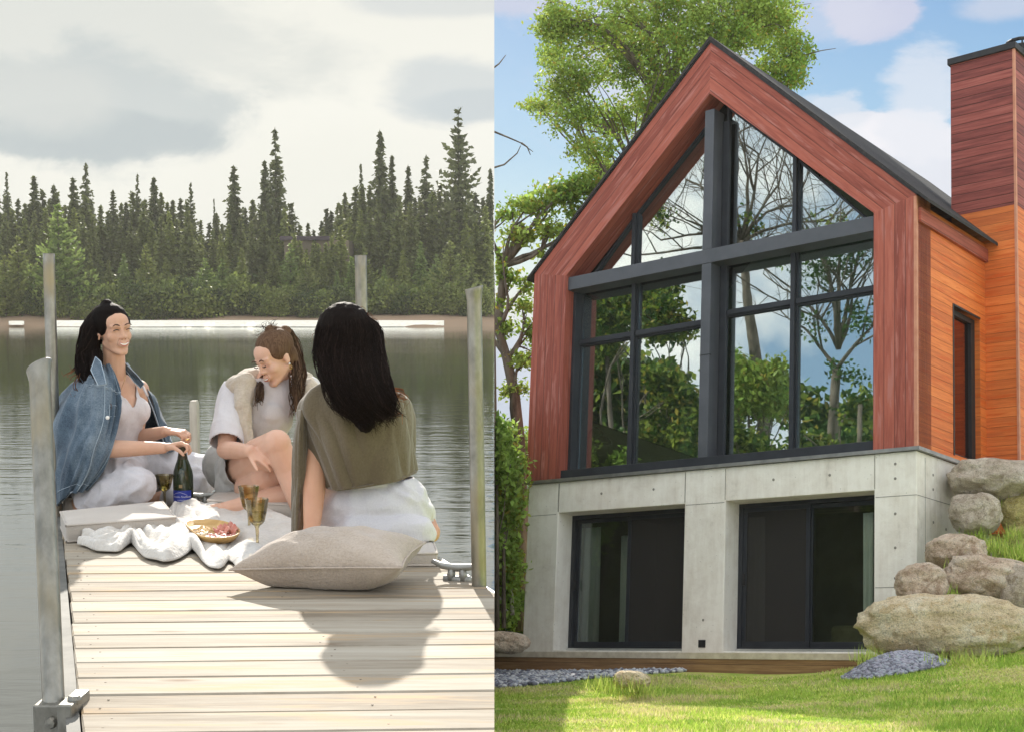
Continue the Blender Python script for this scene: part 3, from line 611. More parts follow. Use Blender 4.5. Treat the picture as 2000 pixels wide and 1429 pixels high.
# tufts growing between the boulders
def tufts():
    V = []; n = 0
    for px, py, D, k, sp in [(1940, 1068, 19.3, 500, .35), (1985, 1085, 19.2, 500, .3), (1975, 985, 20.2, 300, .25), (1880, 1100, 18.9, 260, .25), (1845, 1160, 18.3, 160, .15), (1905, 1045, 19.6, 200, .2), (1990, 1045, 19.5, 300, .25), (1760, 1190, 18.2, 90, .15), (1700, 1285, 17.3, 160, .2), (1900, 1288, 17.0, 300, .6), (1240, 1345, 16.1, 200, .3), (1190, 1340, 16.2, 120, .2)]:
        for _ in range(k):
            c = w2h(CAM+ray(px, py)*D)+rng.normal(0, sp*.5, 3)*np.array([1, 1, .0]); c[2] += rng.normal(0, .03)
            a = rng.uniform(0, 2*PI); w = .006; h = rng.uniform(.05, .15); l = rng.normal(0, .045, 2); V += [(c[0]-math.cos(a)*w, c[1]-math.sin(a)*w, c[2]-.05), (c[0]+math.cos(a)*w, c[1]+math.sin(a)*w, c[2]-.05), (c[0]+l[0], c[1]+l[1], c[2]+h)]; n += 1
    me = mk(V, np.arange(n*3).reshape(-1, 3), [MATS['grass_blade_lime'], MATS['grass_blade_green']], (rng.random(n) < .4).astype(int)); me.transform(HMAT); clipR(me); tag(link('grass_tufts', me), 'yellow green grass tufts growing in the gaps between the boulders', 'grass', kind='stuff')
tufts()
# ================================================================ trees on the house side
LFA = foliage('maple_leaf', (.17, .25, .03), (.36, .42, .07), .5, .5, (.42, .34, .06))
LFB = foliage('bright_leaf', (.22, .38, .06), (.42, .54, .12), .8, .4)
LFD = foliage('deep_leaf', (.03, .085, .012), (.08, .16, .02), .5, .3)
BARK = pmat('grey_brown_bark', (.09, .07, .05), (.22, .18, .14), 9, .9, bump=.02, stretch=(1, 1, .25)); BARKP = pmat('pale_birch_bark', (.40, .36, .29), (.62, .58, .50), 12, .85, bump=.006, stretch=(1, 1, .4), c3=(.1, .08, .06), s3=14)
def leaf_mesh(clumps, n, size, mats, side, spiky=0, up=HZ, fm=None, out_view=False):
    """many small folded leaves scattered in lumpy shells round the clump centres"""
    vol = np.array([c[1]*c[2]*c[3] for c in clumps])**.7; vol = vol/vol.sum(); idx = rng.choice(len(clumps), n, p=vol)
    C = np.array([c[0] for c in clumps])[idx]; R = np.array([c[1:4] for c in clumps])[idx]
    d = rng.normal(size=(n, 3)); d /= np.linalg.norm(d, axis=1)[:, None]; r = rng.random(n)**.45
    lob = 1+.28*np.sin(d[:, 0]*5+idx)*np.sin(d[:, 2]*6+idx*1.7)
    P = C+d*R*(r*lob)[:, None]
    # twigs: gather leaves in small tufts
    k = max(1, n//9); T = P[rng.integers(0, n, k)]; ti = rng.integers(0, k, n); P = np.where((rng.random(n) < .72)[:, None], T[ti]+rng.normal(0, size*1.5, (n, 3)), P)
    a = rng.normal(size=(n, 3)); a /= np.linalg.norm(a, axis=1)[:, None]; b = np.cross(a, rng.normal(size=(n, 3))); b /= np.linalg.norm(b, axis=1)[:, None]
    s = size*rng.uniform(.6, 1.35, n)[:, None]
    V = np.empty((n, 4, 3)); V[:, 0] = P-a*s; V[:, 1] = P+b*s*.55; V[:, 2] = P+a*s; V[:, 3] = P-b*s*.55+np.cross(a, b)*s*.15
    if out_view:
        ok = (V[:, :, 0] < -.375*V[:, :, 1]-.4).all(1) & (V[:, :, 1] > 3).all(1); V = V[ok]
    if side:
        ok = ((V-CAM)@SEAM*side > 0).all(1); V = V[ok]
    n = len(V); fmi = None if len(mats) == 1 else (rng.random(n)*len(mats)).astype(int)
    return mk(V.reshape(-1, 3), np.arange(n*4).reshape(-1, 4), mats, fmi)
def limb(p0, p1, bend=.12, n=6):
    p0, p1 = np.asarray(p0, float), np.asarray(p1, float); L = np.linalg.norm(p1-p0); o = rng.normal(size=3)*L*bend; o[2] += L*bend*.6
    return [p0+(p1-p0)*u+o*math.sin(PI*u) for u in np.linspace(0, 1, n)]
def tree(name, label, cat, trunk, r0, clumps, nleaf, size, leafmats, bark, side=-1, group=None, twigs=2, r1=None, limbs=True):
    base = trunk[0]; T = thing(name, label, cat, base, group)
    mb = MB(); r1 = r1 or r0*.45; mb.tube(trunk, np.linspace(r0, r1, len(trunk)), 10)
    if limbs:
        for c in clumps:
            i = min(range(len(trunk)), key=lambda k: np.linalg.norm(np.array(trunk[k])-c[0])+.0); i = max(0, i-1) if i else i
            pl = limb(trunk[i], c[0]); mb.tube(pl, np.linspace(r1*.8, r1*.2, len(pl)), 6)
            for _ in range(twigs):
                q = np.array(c[0])+rng.normal(size=3)*np.array(c[1:4])*.6; pl2 = limb(pl[3], q, .1, 5); mb.tube(pl2, np.linspace(r1*.35, .006, 5), 4)
    me = mb.mesh(bark, True)
    if side: clip(me, CAM, -SEAM if side > 0 else SEAM)
    if len(me.vertices): link('trunk', me, T)
    if nleaf: link('crown', leaf_mesh(clumps, nleaf, size, leafmats, side, out_view=not side), T)
    return T
RS = 1
def cl(px, py, D, rpx, rpy, rd=None):
    m = D/F; return (CAM+ray(px, py)*D, rpx*m, (rd or (rpx+rpy)/2)*m, rpy*m)
# big maple behind the house
D = 31
cm = []
for px, py, rx, ry in [(1110, 60, 70, 55), (1200, 40, 85, 60), (1300, 20, 90, 70), (1400, -10, 95, 60), (1500, 30, 70, 45), (1560, 100, 40, 38), (1130, 140, 75, 45), (1230, 130, 85, 60), (1330, 110, 80, 60), (1440, 70, 60, 40), (1520, 140, 52, 40), (1080, 110, 30, 25), (1060, 205, 48, 20), (1130, 225, 70, 34), (1210, 230, 70, 50),
                       (1150, 290, 60, 30), (1080, 40, 40, 40), (1250, -60, 110, 60), (1400, -90, 110, 60), (1100, 180, 50, 30), (1180, 330, 40, 20), (1290, 200, 60, 60), (1385, 60, 70, 60), (1225, 75, 80, 50), (1520, 60, 60, 50), (1475, 5, 70, 50), (1545, 150, 30, 24)]:
    cm.append(cl(px+rng.normal(0, 6), py, D+rng.uniform(-1.3, 1.3), rx, ry, 60))
tb = CAM+ray(1330, 1290)*D
tree('maple_tree', 'big leafy maple towering behind the gable of the house', 'tree', [tb, CAM+ray(1320, 900)*D, CAM+ray(1300, 500)*D, CAM+ray(1310, 220)*D, CAM+ray(1330, 40)*D], .17, cm, 60000, .040, [LFA, LFB], BARK, side=RS, twigs=3)
# forked tree at the left end of the house
D = 27
cm = [cl(*c) for c in [(985, 420, D, 26, 14), (1035, 400, D, 48, 22), (1100, 380, D, 52, 26), (1150, 360, D, 50, 24), (1010, 460, D, 42, 16), (1075, 450, D, 40, 18), (975, 520, D, 14, 40), (1000, 545, D, 22, 14), (1020, 600, D, 24, 14), (1035, 650, D, 16, 26), (1015, 700, D, 28, 20), (985, 640, D, 20, 14), (1000, 760, D, 36, 12), (975, 590, D, 20, 10), (1030, 560, D, 16, 20), (1060, 500, D, 20, 10), (1130, 420, D, 30, 18)]]
p = lambda x, y: CAM+ray(x, y)*D
tree('forked_tree', 'slim tree with a leaning trunk at the left end of the house', 'tree', [p(1020, 1230), p(1019, 1000), p(1014, 860), p(1005, 770), p(990, 700), p(972, 640), p(985, 520), p(1020, 440)], .13, cm, 6500, .05, [LFA, LFB], BARK, side=RS, twigs=2)
mb = MB(); Dd = 25; TW = []
for a in ([(958, 255), (990, 268), (1018, 280), (1041, 297)], [(1018, 280), (1030, 288), (1036, 303)], [(955, 140), (975, 125), (988, 108)], [(958, 330), (985, 322), (1010, 300), (1017, 285)]):
    pl = [CAM+ray(x, y)*Dd for x, y in a]; TW.append(MB().tube(pl, np.linspace(.02, .006, len(pl)), 5))
# a dead limb belongs to a thin dead tree standing past the left end of the house
dt = thing('dead_tree', 'thin dead tree whose bare twigs reach into the blue sky', 'tree', CAM+ray(966, 1240)*Dd)
st = [CAM+ray(x, y)*Dd for x, y in [(967, 1240), (966, 900), (962, 600), (958, 330), (955, 140), (950, 60)]]
mb.tube(st, [.06, .05, .045, .035, .02, .01], 7); me = mb.mesh(BARK, True); clipR(me); link('trunk', me, dt)
for q_ in TW: me = q_.mesh(BARK, True); clipR(me); link('branch', me, dt)
# birch saplings and understorey
D = 24
for (bx, tx, by, ty, lab, n) in ((1001, 996, 1200, 1000, 'pale birch sapling standing left of the concrete corner', 1500), (982, 976, 1195, 960, 'thinner birch sapling nearest to the dead tree', 1100)):
    tree('birch_sapling', lab, 'tree', [CAM+ray(bx, by)*D, CAM+ray((bx+tx)/2-3, (by+ty)/2)*D, CAM+ray(tx, ty)*D, CAM+ray(tx+4, ty-70)*D], .035, [cl(tx, ty-20, D, 30, 46), cl(tx+14, ty-90, D, 24, 40), cl(tx-10, ty+60, D, 26, 24)], n, .05, [LFB, LFA], BARKP, side=RS, r1=.02, group='birch saplings left of the house')
D = 29
bsh = [(975, 870, 30, 50), (1010, 880, 32, 46), (1000, 950, 45, 60), (968, 1010, 30, 60), (1025, 1010, 26, 60), (995, 1080, 44, 55), (1020, 1140, 30, 40), (970, 1130, 30, 50)]
for i, (px, py, rx, ry) in enumerate(bsh):
    if i not in (1, 4): px, rx = min(px, 988)-4, min(rx, 26)
    Dk = (23.3+.15*i if i not in (1, 4) else D); b_ = CAM+ray(px, 1225)*Dk; c_ = [cl(px, py, Dk, rx, ry), cl(px+10, py+40, Dk, rx*.8, ry*.7), cl(px-8, py-30, Dk, rx*.6, ry*.5)]
    pos = ['just over the gravel end', 'beside the slim forked trunk', 'behind the birch saplings', 'at the far left of the slope', 'touching the red corner of the house', 'low behind the birch stems', 'low beside the concrete corner', 'lowest on the left slope'][i]
    tree('leafy_shrub', 'bright green leafy bush '+pos, 'bush', [b_, (b_+c_[0][0])/2, c_[0][0]], .04, c_, 3000, .055, [[LFB], [LFB], [LFB, LFA]][i % 3], BARK, side=RS, group='bushes on the slope left of the house', r1=.015)
# wood behind, closing the view between the trunks
cw = []
for k in range(26): cw.append(cl(rng.uniform(960, 1060), rng.uniform(980, 1230), rng.uniform(34, 40), 34, 46))
me = leaf_mesh(cw, 14000, .12, [LFD, LFA], RS); tag(link('woodland', me), 'dark green woodland filling the gap behind the bushes', 'woodland', kind='stuff')
# ---- trees across the yard, seen mirrored in the big windows
def refl(px, py, t):
    d = HM@ray(px, py); k = (GY-HCAM[1])/d[1]; q = HCAM+d*k; r = d*np.array([1, -1, 1]); r /= np.linalg.norm(r); return h2w(q+r*t)
def rc(px, py, t, rpx, rpy):
    d = (19.5+t)/F; return (refl(px, py, t), rpx*d, rpx*d, rpy*d)
t0 = 15
gz = lambda px, t: h2w(np.array([*w2h(refl(px, 860, t))[:2], -1.6]))
fork = [gz(1625, t0), refl(1624, 900, t0), refl(1626, 800, t0), refl(1632, 720, t0)]
T = thing('bare_tree', 'dark forked sparsely leaved tree mirrored in the right hand windows', 'tree', fork[0])
mb = MB(); mb.tube(fork, [.17, .15, .12, .10], 9)
def br(p, q, r, depth):
    if q[0] > -.39*q[1]-.3: return
    pl = limb(p, q, .07, 5); mb.tube(pl, np.linspace(r, r*.5, 5), 5 if depth else 4)
    if depth:
        L = np.linalg.norm(np.array(q)-np.array(p))
        for k in range(4):
            s = pl[2+k % 3]; e = s+(nrm(np.array(q)-np.array(p))*.9+rng.normal(size=3)*.6+HZ*.25)*L*.55; br(s, e, r*.45, depth-1)
for tgt in [(1570, 640), (1600, 560), (1660, 560), (1700, 640), (1680, 480), (1590, 470), (1640, 430), (1540, 560)]: br(fork[-1] if tgt[1] > 600 else (fork[-1]*.5+refl(1640, 640, t0)*.5), refl(*tgt, t0), .06, 3)
link('trunk', mb.mesh(BARK, True), T); link('crown', leaf_mesh([rc(1600, 520, t0, 60, 50), rc(1680, 620, t0, 50, 50), rc(1590, 640, t0, 40, 40), rc(1660, 500, t0, 50, 40), rc(1650, 730, t0, 50, 20)], 1500, .06, [LFD], 0, out_view=True), T)
mb = MB()
fk = [gz(1500, 19), refl(1490, 800, 19), refl(1460, 600, 19), refl(1450, 470, 19)]
mb.tube(fk, [.2, .18, .14, .09], 9)
T = thing('bare_tree', 'taller bare tree mirrored in the peak of the glass gable', 'tree', fk[0])
for tgt in [(1430, 330), (1480, 300), (1520, 360), (1560, 400), (1620, 430), (1440, 260), (1400, 380), (1340, 430), (1290, 470), (1230, 500), (1340, 350), (1500, 480)]: br(fk[-1], refl(*tgt, 19), .055, 3)
link('trunk', mb.mesh(BARK, True), T); link('crown', leaf_mesh([rc(1450, 440, 19, 60, 20), rc(1530, 500, 19, 40, 25), rc(1290, 420, 19, 40, 30), rc(1620, 440, 19, 60, 12)], 900, .07, [LFD, LFA], 0, out_view=True), T)
for lab, tr_, cs, n, mats in [
    ('broad green tree mirrored to the right of the central post', (1440, 16), [(1440, 720, 60, 30), (1480, 750, 70, 34), (1430, 780, 60, 36), (1500, 790, 50, 26), (1520, 720, 30, 14), (1410, 700, 30, 22)], 5200, [LFA, LFB]),
    ('dense dark green tree mirrored in the left hand windows', (1240, 17), [(1180, 600, 60, 60), (1240, 600, 55, 70), (1290, 620, 50, 60), (1300, 560, 40, 34), (1170, 660, 50, 50), (1330, 640, 30, 30)], 9000, [LFD, LFA]),
    ('leafy tree mirrored low beside the central post', (1300, 14), [(1290, 740, 60, 22), (1330, 780, 50, 26), (1290, 830, 60, 36), (1260, 870, 60, 30), (1340, 850, 40, 40)], 6500, [LFA, LFD]),
    ('low green bush mirrored at the foot of the right window', (1650, 13), [(1680, 790, 40, 40), (1620, 860, 70, 20), (1570, 850, 40, 26), (1700, 840, 40, 30), (1450, 860, 60, 18)], 5000, [LFD, LFA])]:
    t_ = tr_[1]; cc = [rc(c[0], c[1], t_+rng.uniform(-.6, .6), c[2], c[3]) for c in cs]; g0 = gz(tr_[0], t_)
    tree('yard_tree', lab, 'tree', [g0, (g0+cc[0][0])/2, cc[0][0]], .12, cc, n, .085, mats, BARK, side=0, group='trees across the yard mirrored in the glass')

cw = [rc(rng.uniform(1080, 1730), rng.uniform(850, 1290), rng.uniform(21, 27), 46, 40) for _ in range(110)]+[rc(px, 800+30*math.sin(px*.02), 25, 46, 40) for px in range(1090, 1730, 30)]+[rc(px, py, 20, 44, 36) for px in range(1090, 1300, 20) for py in (730, 770, 810, 850, 890)]
tag(link('woodland', leaf_mesh(cw, 36000, .17, [LFD, LFA, LFD], 0, out_view=True)), 'dark wood across the yard mirrored low in the glass doors', 'woodland', kind='stuff')
# ================================================================ the lake side
WZ = -.5
def water_mat():
    m, t, out = newmat('lake_water'); o = t.coord('Object')
    s1 = t.noise(t.map(o, (.55, 2.2, 1)), 1.6, 4, .55, .3); s2 = t.noise(t.map(o, (.9, 2.6, 1), rot=(0, 0, .15)), 6, 4, .6, .5); s3 = t.noise(t.map(o, (.09, .5, 1)), .8, 3, .5)
    s4 = t.noise(t.map(o, (.8, 1.4, 1), rot=(0, 0, -.5)), 2.4, 3, .5, 1.2)
    calm = t.ramp(t.noise(t.map(o, (.02, .05, 1)), 1, 3), [(.4, .45), (.6, 1.)])
    h = t.math('ADD', t.math('MULTIPLY', s1, .011), t.math('ADD', t.math('MULTIPLY', s2, .0012), t.math('ADD', t.math('MULTIPLY', s3, .010), t.math('MULTIPLY', s4, .006))))
    h = t.math('MULTIPLY', h, calm); sy = t.new('ShaderNodeSeparateXYZ'); t.put(sy.inputs[0], t.new('ShaderNodeNewGeometry').outputs['Position']); mrr = t.new('ShaderNodeMapRange'); t.put(mrr.inputs[0], sy.outputs[1]); mrr.inputs[1].default_value = 12; mrr.inputs[2].default_value = 55; mrr.inputs[3].default_value = 1; mrr.inputs[4].default_value = .38; h = t.math('MULTIPLY', h, mrr.outputs[0])
    b = t.new('ShaderNodeBump'); b.inputs['Distance'].default_value = 1; b.inputs['Strength'].default_value = 1; t.put(b.inputs['Height'], h)
    fr = t.new('ShaderNodeFresnel'); fr.inputs[0].default_value = 1.6; t.put(fr.inputs['Normal'], b.outputs[0])
    df = t.new('ShaderNodeBsdfDiffuse'); t.put(df.inputs[0], t.mix(t.noise(o, .5, 3), (.014, .013, .008), (.026, .024, .015)))
    gl = t.new('ShaderNodeBsdfGlossy'); gl.inputs[0].default_value = (.92, .94, .93, 1); gl.inputs[1].default_value = .035; t.put(gl.inputs['Normal'], b.outputs[0])
    f = t.math('ADD', t.math('MULTIPLY', fr.outputs[0], 1.05), .08, clamp=True); f = t.math('MULTIPLY', f, t.math('SUBTRACT', 1., t.new('ShaderNodeNewGeometry').outputs['Backfacing']))
    mx = t.new('ShaderNodeMixShader'); t.put(mx.inputs[0], f); t.l.new(df.outputs[0], mx.inputs[1]); t.l.new(gl.outputs[0], mx.inputs[2]); t.l.new(mx.outputs[0], out.inputs[0]); return m
me = mk([(-4.4, -6, WZ), (3, -6, WZ), (3, 122, WZ), (-47.5, 122, WZ), (-3.6, 6, WZ), (-4.4, 2, WZ)], [(0, 1, 2, 3, 4, 5)], water_mat()); clipL(me)
tag(link('lake_water', me, M=Matrix()) if False else link('lake_water', me), kind='structure')
me = mk([(-4.4, -6, -1.9), (3, -6, -1.9), (3, 122, -1.9), (-47.5, 122, -1.9), (-3.6, 6, -1.9), (-4.4, 2, -1.9)], [(0, 1, 2, 3, 4, 5)], pmat('lake_bed_mud', (.03, .028, .018), (.05, .045, .03), .6, .95)); clipL(me); tag(link('lake_bed', me), kind='structure')
# far shore
def shore_mat():
    m, t, out = newmat('shore_sand_and_litter'); o = t.coord('Object'); g = t.new('ShaderNodeNewGeometry'); s = t.new('ShaderNodeSeparateXYZ'); t.put(s.inputs[0], g.outputs['Position'])
    n = t.noise(t.map(g.outputs['Position'], (.25, 1, 3)), 1.2, 5, .65)
    col = t.ramp(t.math('ADD', s.outputs[2], t.math('MULTIPLY', t.math('SUBTRACT', n, .5), .5)), [(0., (.30, .21, .14)), (.28, (.24, .165, .11)), (.42, (.10, .085, .05)), (.8, (.05, .06, .025))])
    princ(t, out, col, .9, 0, None, .1); return m
def zsh(x, y):
    d = y-105.5-1.2*np.sin(x*.15)-.8*np.sin(x*.41+1); left = sstep(-28, -36, x)
    z = np.interp(d, [-8, -1, 0, 3.5, 7, 30, 120], [-1.4, -.62, -.50, -.12, .33, 1.2, 7])
    return z+left*sstep(2, 6, d)*.35+.05*np.sin(x*1.7)*np.sin(y*1.1)
V, Fq = grid(-75, 3, 97, 230, 160, 110, zsh); me = mk(V, Fq, shore_mat(), smooth=True); clipL(me); tag(link('far_shore', me), kind='structure')
SAND = pmat('bright_wet_sand', (.80, .74, .62), (.92, .87, .76), 3, .85, spec=.1)
def sandbar(x0p, x1p, D0, D1, z0, z1, n=60):
    V = []; Fc = []
    for i in range(n+1):
        u = i/n; px = x0p+(x1p-x0p)*u; w = min(1, 6*u*(1-u)+.12)*(1+.15*math.sin(u*31)); 
        for k in range(5):
            v = k/4; D = D0+(D1-D0)*(.5+(v-.5)*w); q = CAM+ray(px, 630)*D; V.append((q[0], D, z0+(z1-z0)*v+.03*math.sin(v*PI)))
    for i in range(n):
        for k in range(4): a = i*5+k; Fc.append((a, a+5, a+6, a+1))
    me = mk(V, Fc, SAND, smooth=True); clipL(me); return tag(link('sandbar', me), kind='structure')
sandbar(106, 868, 103.5, 107, -.47, -.06); sandbar(22, 52, 104, 107, -.36, -.1, 16)
# ---- conifers: shared meshes in several shapes
def conifer(H, w0, nwh, nbr, droop, density, irregular, top=.05, size=.30, bare=0., up_tip=0., seed=0):
    r = np.random.default_rng(seed); V = []; segs = []
    for i in range(nwh):
        u = i/(nwh-1); z = H*(bare+(1-bare-.02)*u); prof = (1-u)**.85*(1 if u > .08 else .75)
        W_ = w0*prof*(1+irregular*math.sin(i*.8+seed)*.22+r.normal(0, irregular*.30))+top
        for k in range(nbr if u < .8 else max(3, nbr-2)):
            a = 2*PI*k/nbr+i*2.4+r.normal(0, .3); L = max(.12, W_*(1+r.normal(0, .22))); n = max(3, int(L/size*density*3.4))
            for j in range(n):
                v = (j+.6)/n; rad = L*v; zz = z-droop*L*v*v+up_tip*L*v**3+r.normal(0, .06)
                c = np.array([math.cos(a+r.normal(0, .12))*rad, math.sin(a+r.normal(0, .12))*rad, zz])
                d = np.array([math.cos(a), math.sin(a), -droop*.8+up_tip*v*1.5])+r.normal(0, .45, 3); d /= np.linalg.norm(d); b = np.cross(d, r.normal(size=3)); b /= np.linalg.norm(b)
                s = size*(1.35-.55*v)*r.uniform(.7, 1.4); V += [c-d*s*.5, c+b*s*.42, c+d*s*.9, c-b*s*.42]
    # leader
    for j in range(7): z = H*(1-.012*j); V += [(0, 0, z), (.05+.012*j, 0, z-.2), (0, .0, z+.12), (-.05-.012*j, .02, z-.2)]
    V = np.array(V); return V
SPR = foliage('spruce_needle_dark', (.065, .078, .03), (.125, .14, .05), .5, .22); SPG = foliage('spruce_needle_green', (.15, .185, .045), (.25, .275, .075), .4, .3); SPL = foliage('young_pine_lime', (.15, .22, .05), (.26, .33, .09), .5, .38)
SPM = foliage('spruce_needle_mid', (.105, .125, .04), (.175, .195, .06), .4, .28)
TRK = pmat('conifer_bark', (.07, .055, .04), (.14, .11, .08), 4, .9)
def trunk_mesh(H, r=.16):
    mb = MB(); mb.tube([(0, 0, -.6), (.03, 0, H*.3), (-.02, .02, H*.7), (0, 0, H*.985)], [r, r*.8, r*.4, .02], 6); return mb.mesh(TRK, True)
VAR = {}
def variant(k, *a, **kw): VAR[k] = conifer(*a, **kw)
variant('narrow', 14, 2.0, 58, 7, .32, 1.0, .25, seed=1, size=.34); variant('narrow2', 14, 2.3, 54, 7, .25, .8, .4, seed=2, size=.34); variant('spiky', 14, 2.4, 44, 5, .18, .75, .55, seed=3, size=.32, bare=.08)
variant('full', 14, 3.1, 42, 7, .12, .9, .2, seed=4, size=.40); variant('full2', 14, 2.8, 40, 7, .2, .95, .3, seed=5, size=.38); variant('wide', 15, 3.0, 26, 6, .02, .8, .5, seed=6, size=.40, bare=.2, up_tip=.25); variant('pine', 8, 2.9, 15, 7, .0, 1.5, .12, seed=7, size=.30, up_tip=.38)
TM = trunk_mesh(14)
MESHC = {}
def far_tree(px, ytop, D, var, mat, label, group='conifers on the far shore', wx=1.0, name='conifer_tree', H0=14):
    if var == 'wide': H0 = 15
    if var == 'pine': H0 = 8
    top = at(px, ytop, D); gz_ = float(zsh(np.array(top[0]), np.array(D))); H = top[2]-gz_; s = H/H0
    T = thing(name, label, 'tree', group=group, mat=Matrix.Translation((top[0], D, gz_))@Matrix.Rotation(rng.uniform(0, 6.28), 4, 'Z')@Matrix.Diagonal((s*wx, s*wx, s, 1)))
    near = px > 915
    key = (var, mat.name)
    if near:
        V = VAR[var].reshape(-1, 4, 3); M = np.array(T.matrix_world); Wd = V@M[:3, :3].T+M[:3, 3]; ok = ((Wd-CAM)@SEAM < 0).all(1); V = V[ok]; me = mk(V.reshape(-1, 3), np.arange(len(V)*4).reshape(-1, 4), mat)
    else:
        if key not in MESHC: V = VAR[var]; MESHC[key] = mk(V, np.arange(len(V)).reshape(-1, 4), mat)
        me = MESHC[key]
    RM[T.name] = T.matrix_world.copy()
    o = bpy.data.objects.new('crown', me); COL.objects.link(o); o.parent = T
    if not near or (T.matrix_world.translation.x < -.0121*D-.3):
        o = bpy.data.objects.new('trunk', TM); COL.objects.link(o); o.parent = T; o.scale = (1, 1, H0/14)
    return T
def whereL(px):
    for a, s in ((70, 'left of the rear steel pole'), (150, 'just right of the rear steel pole'), (300, 'above the woman in denim'), (450, 'between the ponytailed women'), (580, 'above the woman in the white tee'), (660, 'in the dip near the hidden cabin'), (760, 'above the dark haired woman in olive'), (880, 'left of the flared right pole'), (2000, 'by the flared right pole')):
        if px < a: return s
TALL = [(537, 250, 128, 'spiky', SPR, 'tall ragged spruce standing highest above the woman in the white tee', .8), (517, 312, 129, 'narrow2', SPR, 'slim dark spruce leaning against the tallest one in the middle', .75), (456, 322, 126, 'narrow2', SPR, 'pointed dark spruce left of the ragged tall one', .9),
        (742, 254, 125, 'narrow2', SPR, 'tall narrow spruce above the dark haired woman', .8), (765, 302, 127, 'narrow', SPR, 'slim spruce just right of the tall narrow one', .7), (797, 322, 126, 'narrow', SPR, 'short pointed spruce between the two tall right hand trees', .75), (832, 303, 128, 'spiky', SPR, 'leaning ragged spruce left of the widest conifer', .9),
        (895, 212, 122, 'wide', SPR, 'widest and tallest conifer on the far shore with open limbs', .82), (958, 328, 127, 'narrow', SPR, 'thin spruce top at the right end of the far shore', .7), (705, 320, 130, 'spiky', SPR, 'thin dark tree with a small tuft left of the tall narrow spruce', .5),
        (12, 336, 130, 'spiky', SPR, 'thin spruce at the far left end of the shore', .55), (66, 342, 127, 'narrow', SPR, 'dark spruce rising over the lime pine on its left', 1.0), (167, 318, 129, 'spiky', SPR, 'ragged spruce tallest in the left part of the shore', .75), (142, 345, 128, 'narrow2', SPR, 'dark spruce beside the ragged left one', .9), (268, 338, 131, 'spiky', SPR, 'spindly tree with a bare neck above the woman in denim', .5), (300, 345, 128, 'narrow2', SPR, 'dark spruce right of the spindly tree', .9),
        (372, 358, 124, 'wide', SPR, 'broad topped conifer between the ponytailed women', .6), (418, 388, 131, 'spiky', SPR, 'tiny thin spruce top in the sky gap', .35), (220, 372, 126, 'full2', SPR, 'blunt dark spruce above the woman in denim', .8), (105, 360, 130, 'narrow', SPR, 'dark spruce directly behind the lime pine', 1)]
for px, y, D, v, m_, lab, wx in TALL: far_tree(px, y, D, v, m_, lab, wx=wx)
far_tree(112, 400, 112, 'pine', SPL, 'lime green pine with upswept limbs just right of the rear steel pole', wx=1.0)
far_tree(34, 462, 111, 'pine', SPG, 'bushy pale pine left of the rear steel pole', wx=1.0); far_tree(8, 500, 110, 'pine', SPG, 'low pale pine at the left border of the shore', wx=1.0)
prof_x = [0, 60, 120, 200, 260, 330, 400, 430, 500, 560, 590, 625, 660, 720, 800, 880, 965]; prof_y = [392, 380, 385, 395, 385, 385, 425, 415, 395, 385, 445, 440, 385, 370, 370, 365, 378]
def gx(x): return not (575 < x < 640)
x = -6.0
while x < 962:      # rear rank
    y = np.interp(x, prof_x, prof_y)+rng.uniform(-14, 22)
    far_tree(x, y, rng.uniform(126, 134), ['narrow', 'narrow2', 'full2', 'full'][int(rng.integers(4))], [SPR, SPM][int(rng.integers(2))], 'dark spruce in the rear rank '+whereL(x), wx=rng.uniform(.8, 1.15)); x += rng.uniform(9, 17)
x = -8.0
while x < 962:      # middle rank
    y = np.interp(x, prof_x, prof_y)+rng.uniform(6, 50)
    far_tree(x, y, rng.uniform(118, 124), ['full', 'full2', 'full'][int(rng.integers(3))], [SPM, SPG, SPM][int(rng.integers(3))], 'mid green fir in the middle rank '+whereL(x), wx=rng.uniform(.8, 1.1)); x += rng.uniform(15, 25)
x = 150.0
while x < 955:      # front rank, lighter
    far_tree(x, rng.uniform(470, 530), rng.uniform(113, 117), ['full', 'pine', 'full2'][int(rng.integers(3))], [SPG, SPM, SPG, SPL][int(rng.integers(4))], 'light green young fir near the beach '+whereL(x), wx=rng.uniform(.9, 1.2)); x += rng.uniform(24, 44)
for px, y, v in ((586, 470, 'full'), (612, 473, 'full2'), (636, 474, 'full2'), (598, 486, 'full2'), (622, 476, 'full'), (648, 462, 'full'), (575, 455, 'full'), (665, 440, 'full2')): far_tree(px, y, 116.5, v, SPG, 'green fir half covering the hidden cabin', wx=1.1)
